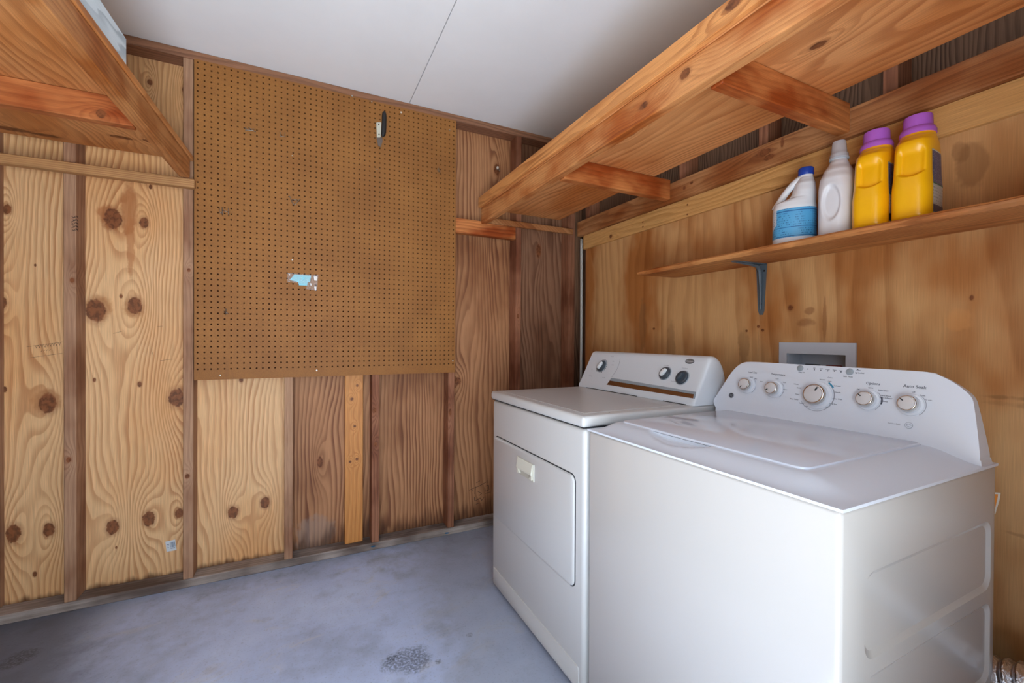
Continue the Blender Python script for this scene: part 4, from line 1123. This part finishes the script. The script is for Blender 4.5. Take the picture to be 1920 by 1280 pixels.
for v in b.verts:
    d = v.co - o0; d.x *= 1.15; v.co = o0 + Matrix.Rotation(JR, 3, 'Z') @ d
link('handle', b, m_jug, jug, smooth='all')
b = B(); lathe(b, [(.0215, .236), (.0225, .238), (.0225, .258), (.0205, .2615), (0, .2615)], Matrix.Translation(o0 + Matrix.Rotation(JR, 3, 'Z') @ Vector((0, -.032, 0))), 32); link('cap', b, plastic('blue_cap', srgb(24, 64, 160), 0.4), jug, smooth=True)
m_lblue = label_mat('blue_label', srgb(86, 166, 214), srgb(20, 84, 140), 130)
lb = link('label', loft(kj, o0, JR, t0=D(128), t1=D(300), z0=.026, z1=.122, off=.0006, nt=40, nz=8), m_lblue, jug, smooth='all', label='blue printed label')
for za, zb in ((.0585, .0605), (.1115, .1145), (.029, .031)):
    link('label_line', loft(kj, o0, JR, t0=D(128), t1=D(300), z0=za, z1=zb, off=.0009, nt=40, nz=1), plain('label_line_blue', srgb(30, 96, 156), .4), lb, smooth='all')
link('label_tail', loft(kj, o0, JR, t0=D(76), t1=D(128.5), off=.0006, nt=24, nz=6, trange=lambda s: (.026, .030 + .045 * s ** 1.4)), m_lblue, jug, smooth='all')
link('label_wing', loft(kj, o0, JR, t0=D(76), t1=D(128), off=.0005, nt=24, nz=6, trange=lambda s: (.031 + .045 * s ** 1.4, .122)), label_mat('pale_label', srgb(206, 212, 220), srgb(110, 118, 130), 150), jug, smooth='all')
# white softener bottle
o1 = bloc(1572, 430)
sb = thing('softener_bottle', 'white plastic bottle with clear cap and oval grip between blue-capped jug and yellow bottles', 'bottle', o1)
ks2 = [(0, .039, .057, 2.8, 0), (.005, .043, .062, 3.0, 0), (.012, .044, .063, 3.0, 0), (.150, .044, .063, 2.9, 0), (.180, .042, .060, 2.7, 0), (.205, .036, .050, 2.4, 0), (.232, .025, .031, 2.2, 0), (.246, .0205, .0215, 2, 0), (.266, .0195, .0195, 2, 0)]
def dim1(x, y, z):
    if x > 0: return 0
    q = ((y + .002) / .026) ** 2 + ((z - .105) / .060) ** 2
    return .010 * sst((1.0 - q) / .55)
m_sb = plastic('white_bottle_plastic', srgb(222, 222, 226), 0.34)
link('body', loft(ks2, o1, D(6), dim1), m_sb, sb, smooth='all')
Mcl = Mat('clear_cap'); Mcl.color(srgb(206, 208, 214)); Mcl.set(Roughness=0.15, Alpha=0.55)
b = B(); lathe(b, [(.0195, .250), (.0250, .252), (.0245, .262), (.0215, .266), (.0205, .270), (.0185, .296), (.0165, .3035), (0, .3045)], Matrix.Translation(o1), 32); link('cap', b, Mcl.m, sb, smooth=True)
b = B(); lathe(b, [(.0205, .246), (.0255, .247), (.0255, .252), (.020, .254)], Matrix.Translation(o1), 32); link('cap_collar', b, plastic('cap_collar_grey', srgb(176, 184, 192), .3), sb, smooth=True)
bc = link('back_label', loft(ks2, o1, D(6), t0=D(240), t1=D(262), z0=.020, z1=.07, off=.0005, nt=10, nz=4), label_mat('barcode_strip', srgb(214, 212, 214), srgb(60, 30, 60), 260, .9, .3), sb, smooth='all')
# yellow detergent bottles
ky = [(0, .039, .062, 3.0, 0), (.006, .0435, .069, 3.4, 0), (.014, .0430, .0715, 3.5, 0), (.088, .0430, .0715, 3.5, 0), (.132, .0405, .0685, 3.3, 0), (.190, .0395, .0655, 3.1, 0),
      (.212, .0395, .0600, 2.8, 0), (.226, .0380, .0480, 2.4, 0), (.234, .0362, .0395, 2.1, 0), (.240, .0365, .0370, 2, 0), (.246, .034, .034, 2, 0)]
def dimy(x, y, z):
    if x > 0: return 0
    w = sst((.0235 - y) / .006) * sst((y + .036) / .016)
    h = sst((z - .116 - .012 * ((y + .006) / .03) ** 2) / .006) * sst((.208 - z) / .030)
    return .0135 * w * h
m_yel = plastic('yellow_plastic', srgb(253, 188, 16), 0.3)
m_pur = plastic('purple_cap', srgb(178, 100, 206), 0.4)
def yellow(px, label, full):
    o = bloc(px, 420); rz = D(5)
    t = thing('detergent_bottle', label, 'bottle', o, 'yellow detergent bottles on the wall shelf')
    link('body', loft(ky, o, rz, dimy), m_yel, t, smooth='all')
    b = B()
    T = Matrix.Translation(o)
    lathe(b, [(.034, .2395), (.0385, .240), (.0385, .249), (.0355, .257), (.0325, .2595)], T, 44)
    link('cap_collar', b, m_pur, t, smooth=True)
    b = B(); n = 88; rings = []
    for r, h in ((.0318, .258), (.0310, .266), (.0304, .287), (.0290, .2915), (.0, .292)):
        if r == 0: rings.append(None); continue
        rings.append([b.verts.new(T @ Vector(((r - (.0007 if k % 2 and .262 < h < .29 else 0)) * math.cos(2 * math.pi * k / n), (r - (.0007 if k % 2 and .262 < h < .29 else 0)) * math.sin(2 * math.pi * k / n), h))) for k in range(n)])
    for p, q in zip(rings, rings[1:-1]):
        for k in range(n): b.faces.new((p[k], p[(k + 1) % n], q[(k + 1) % n], q[k]))
    b.faces.new(rings[-2]); link('cap', b, m_pur, t, smooth=True)
    T0, T1 = D(229), D(308)
    lab = link('label', loft(ky, o, rz, t0=T0, t1=T1, z0=.018, z1=.186, off=.0005, nt=24, nz=40), label_mat('label_white', srgb(196, 198, 192), srgb(90, 110, 100), 120, .8), t, smooth='all', label='navy and white back label')
    link('label_block', loft(ky, o, rz, t0=T0, t1=T1, z0=.096, z1=.182, off=.0009, nt=24, nz=24), label_mat('label_navy', srgb(62, 72, 112), srgb(170, 176, 196), 330, .7), lab, smooth='all')
    link('label_band', loft(ky, o, rz, t0=T0, t1=T1, z0=.020, z1=.040, off=.0009, nt=24, nz=6), label_mat('label_navy_foot', srgb(46, 54, 88), srgb(120, 126, 150), 300, .5), lab, smooth='all')
    link('label_line', loft(ky, o, rz, t0=T0, t1=T1, z0=.0935, z1=.0965, off=.0011, nt=24, nz=1), plain('label_green', srgb(40, 120, 80), .4), lab, smooth='all')
yellow(1642, 'yellow detergent bottle with purple cap beside the white bottle, label hidden', False)
yellow(1719, 'yellow detergent bottle with purple cap showing its navy and white label, rightmost on the shelf', True)
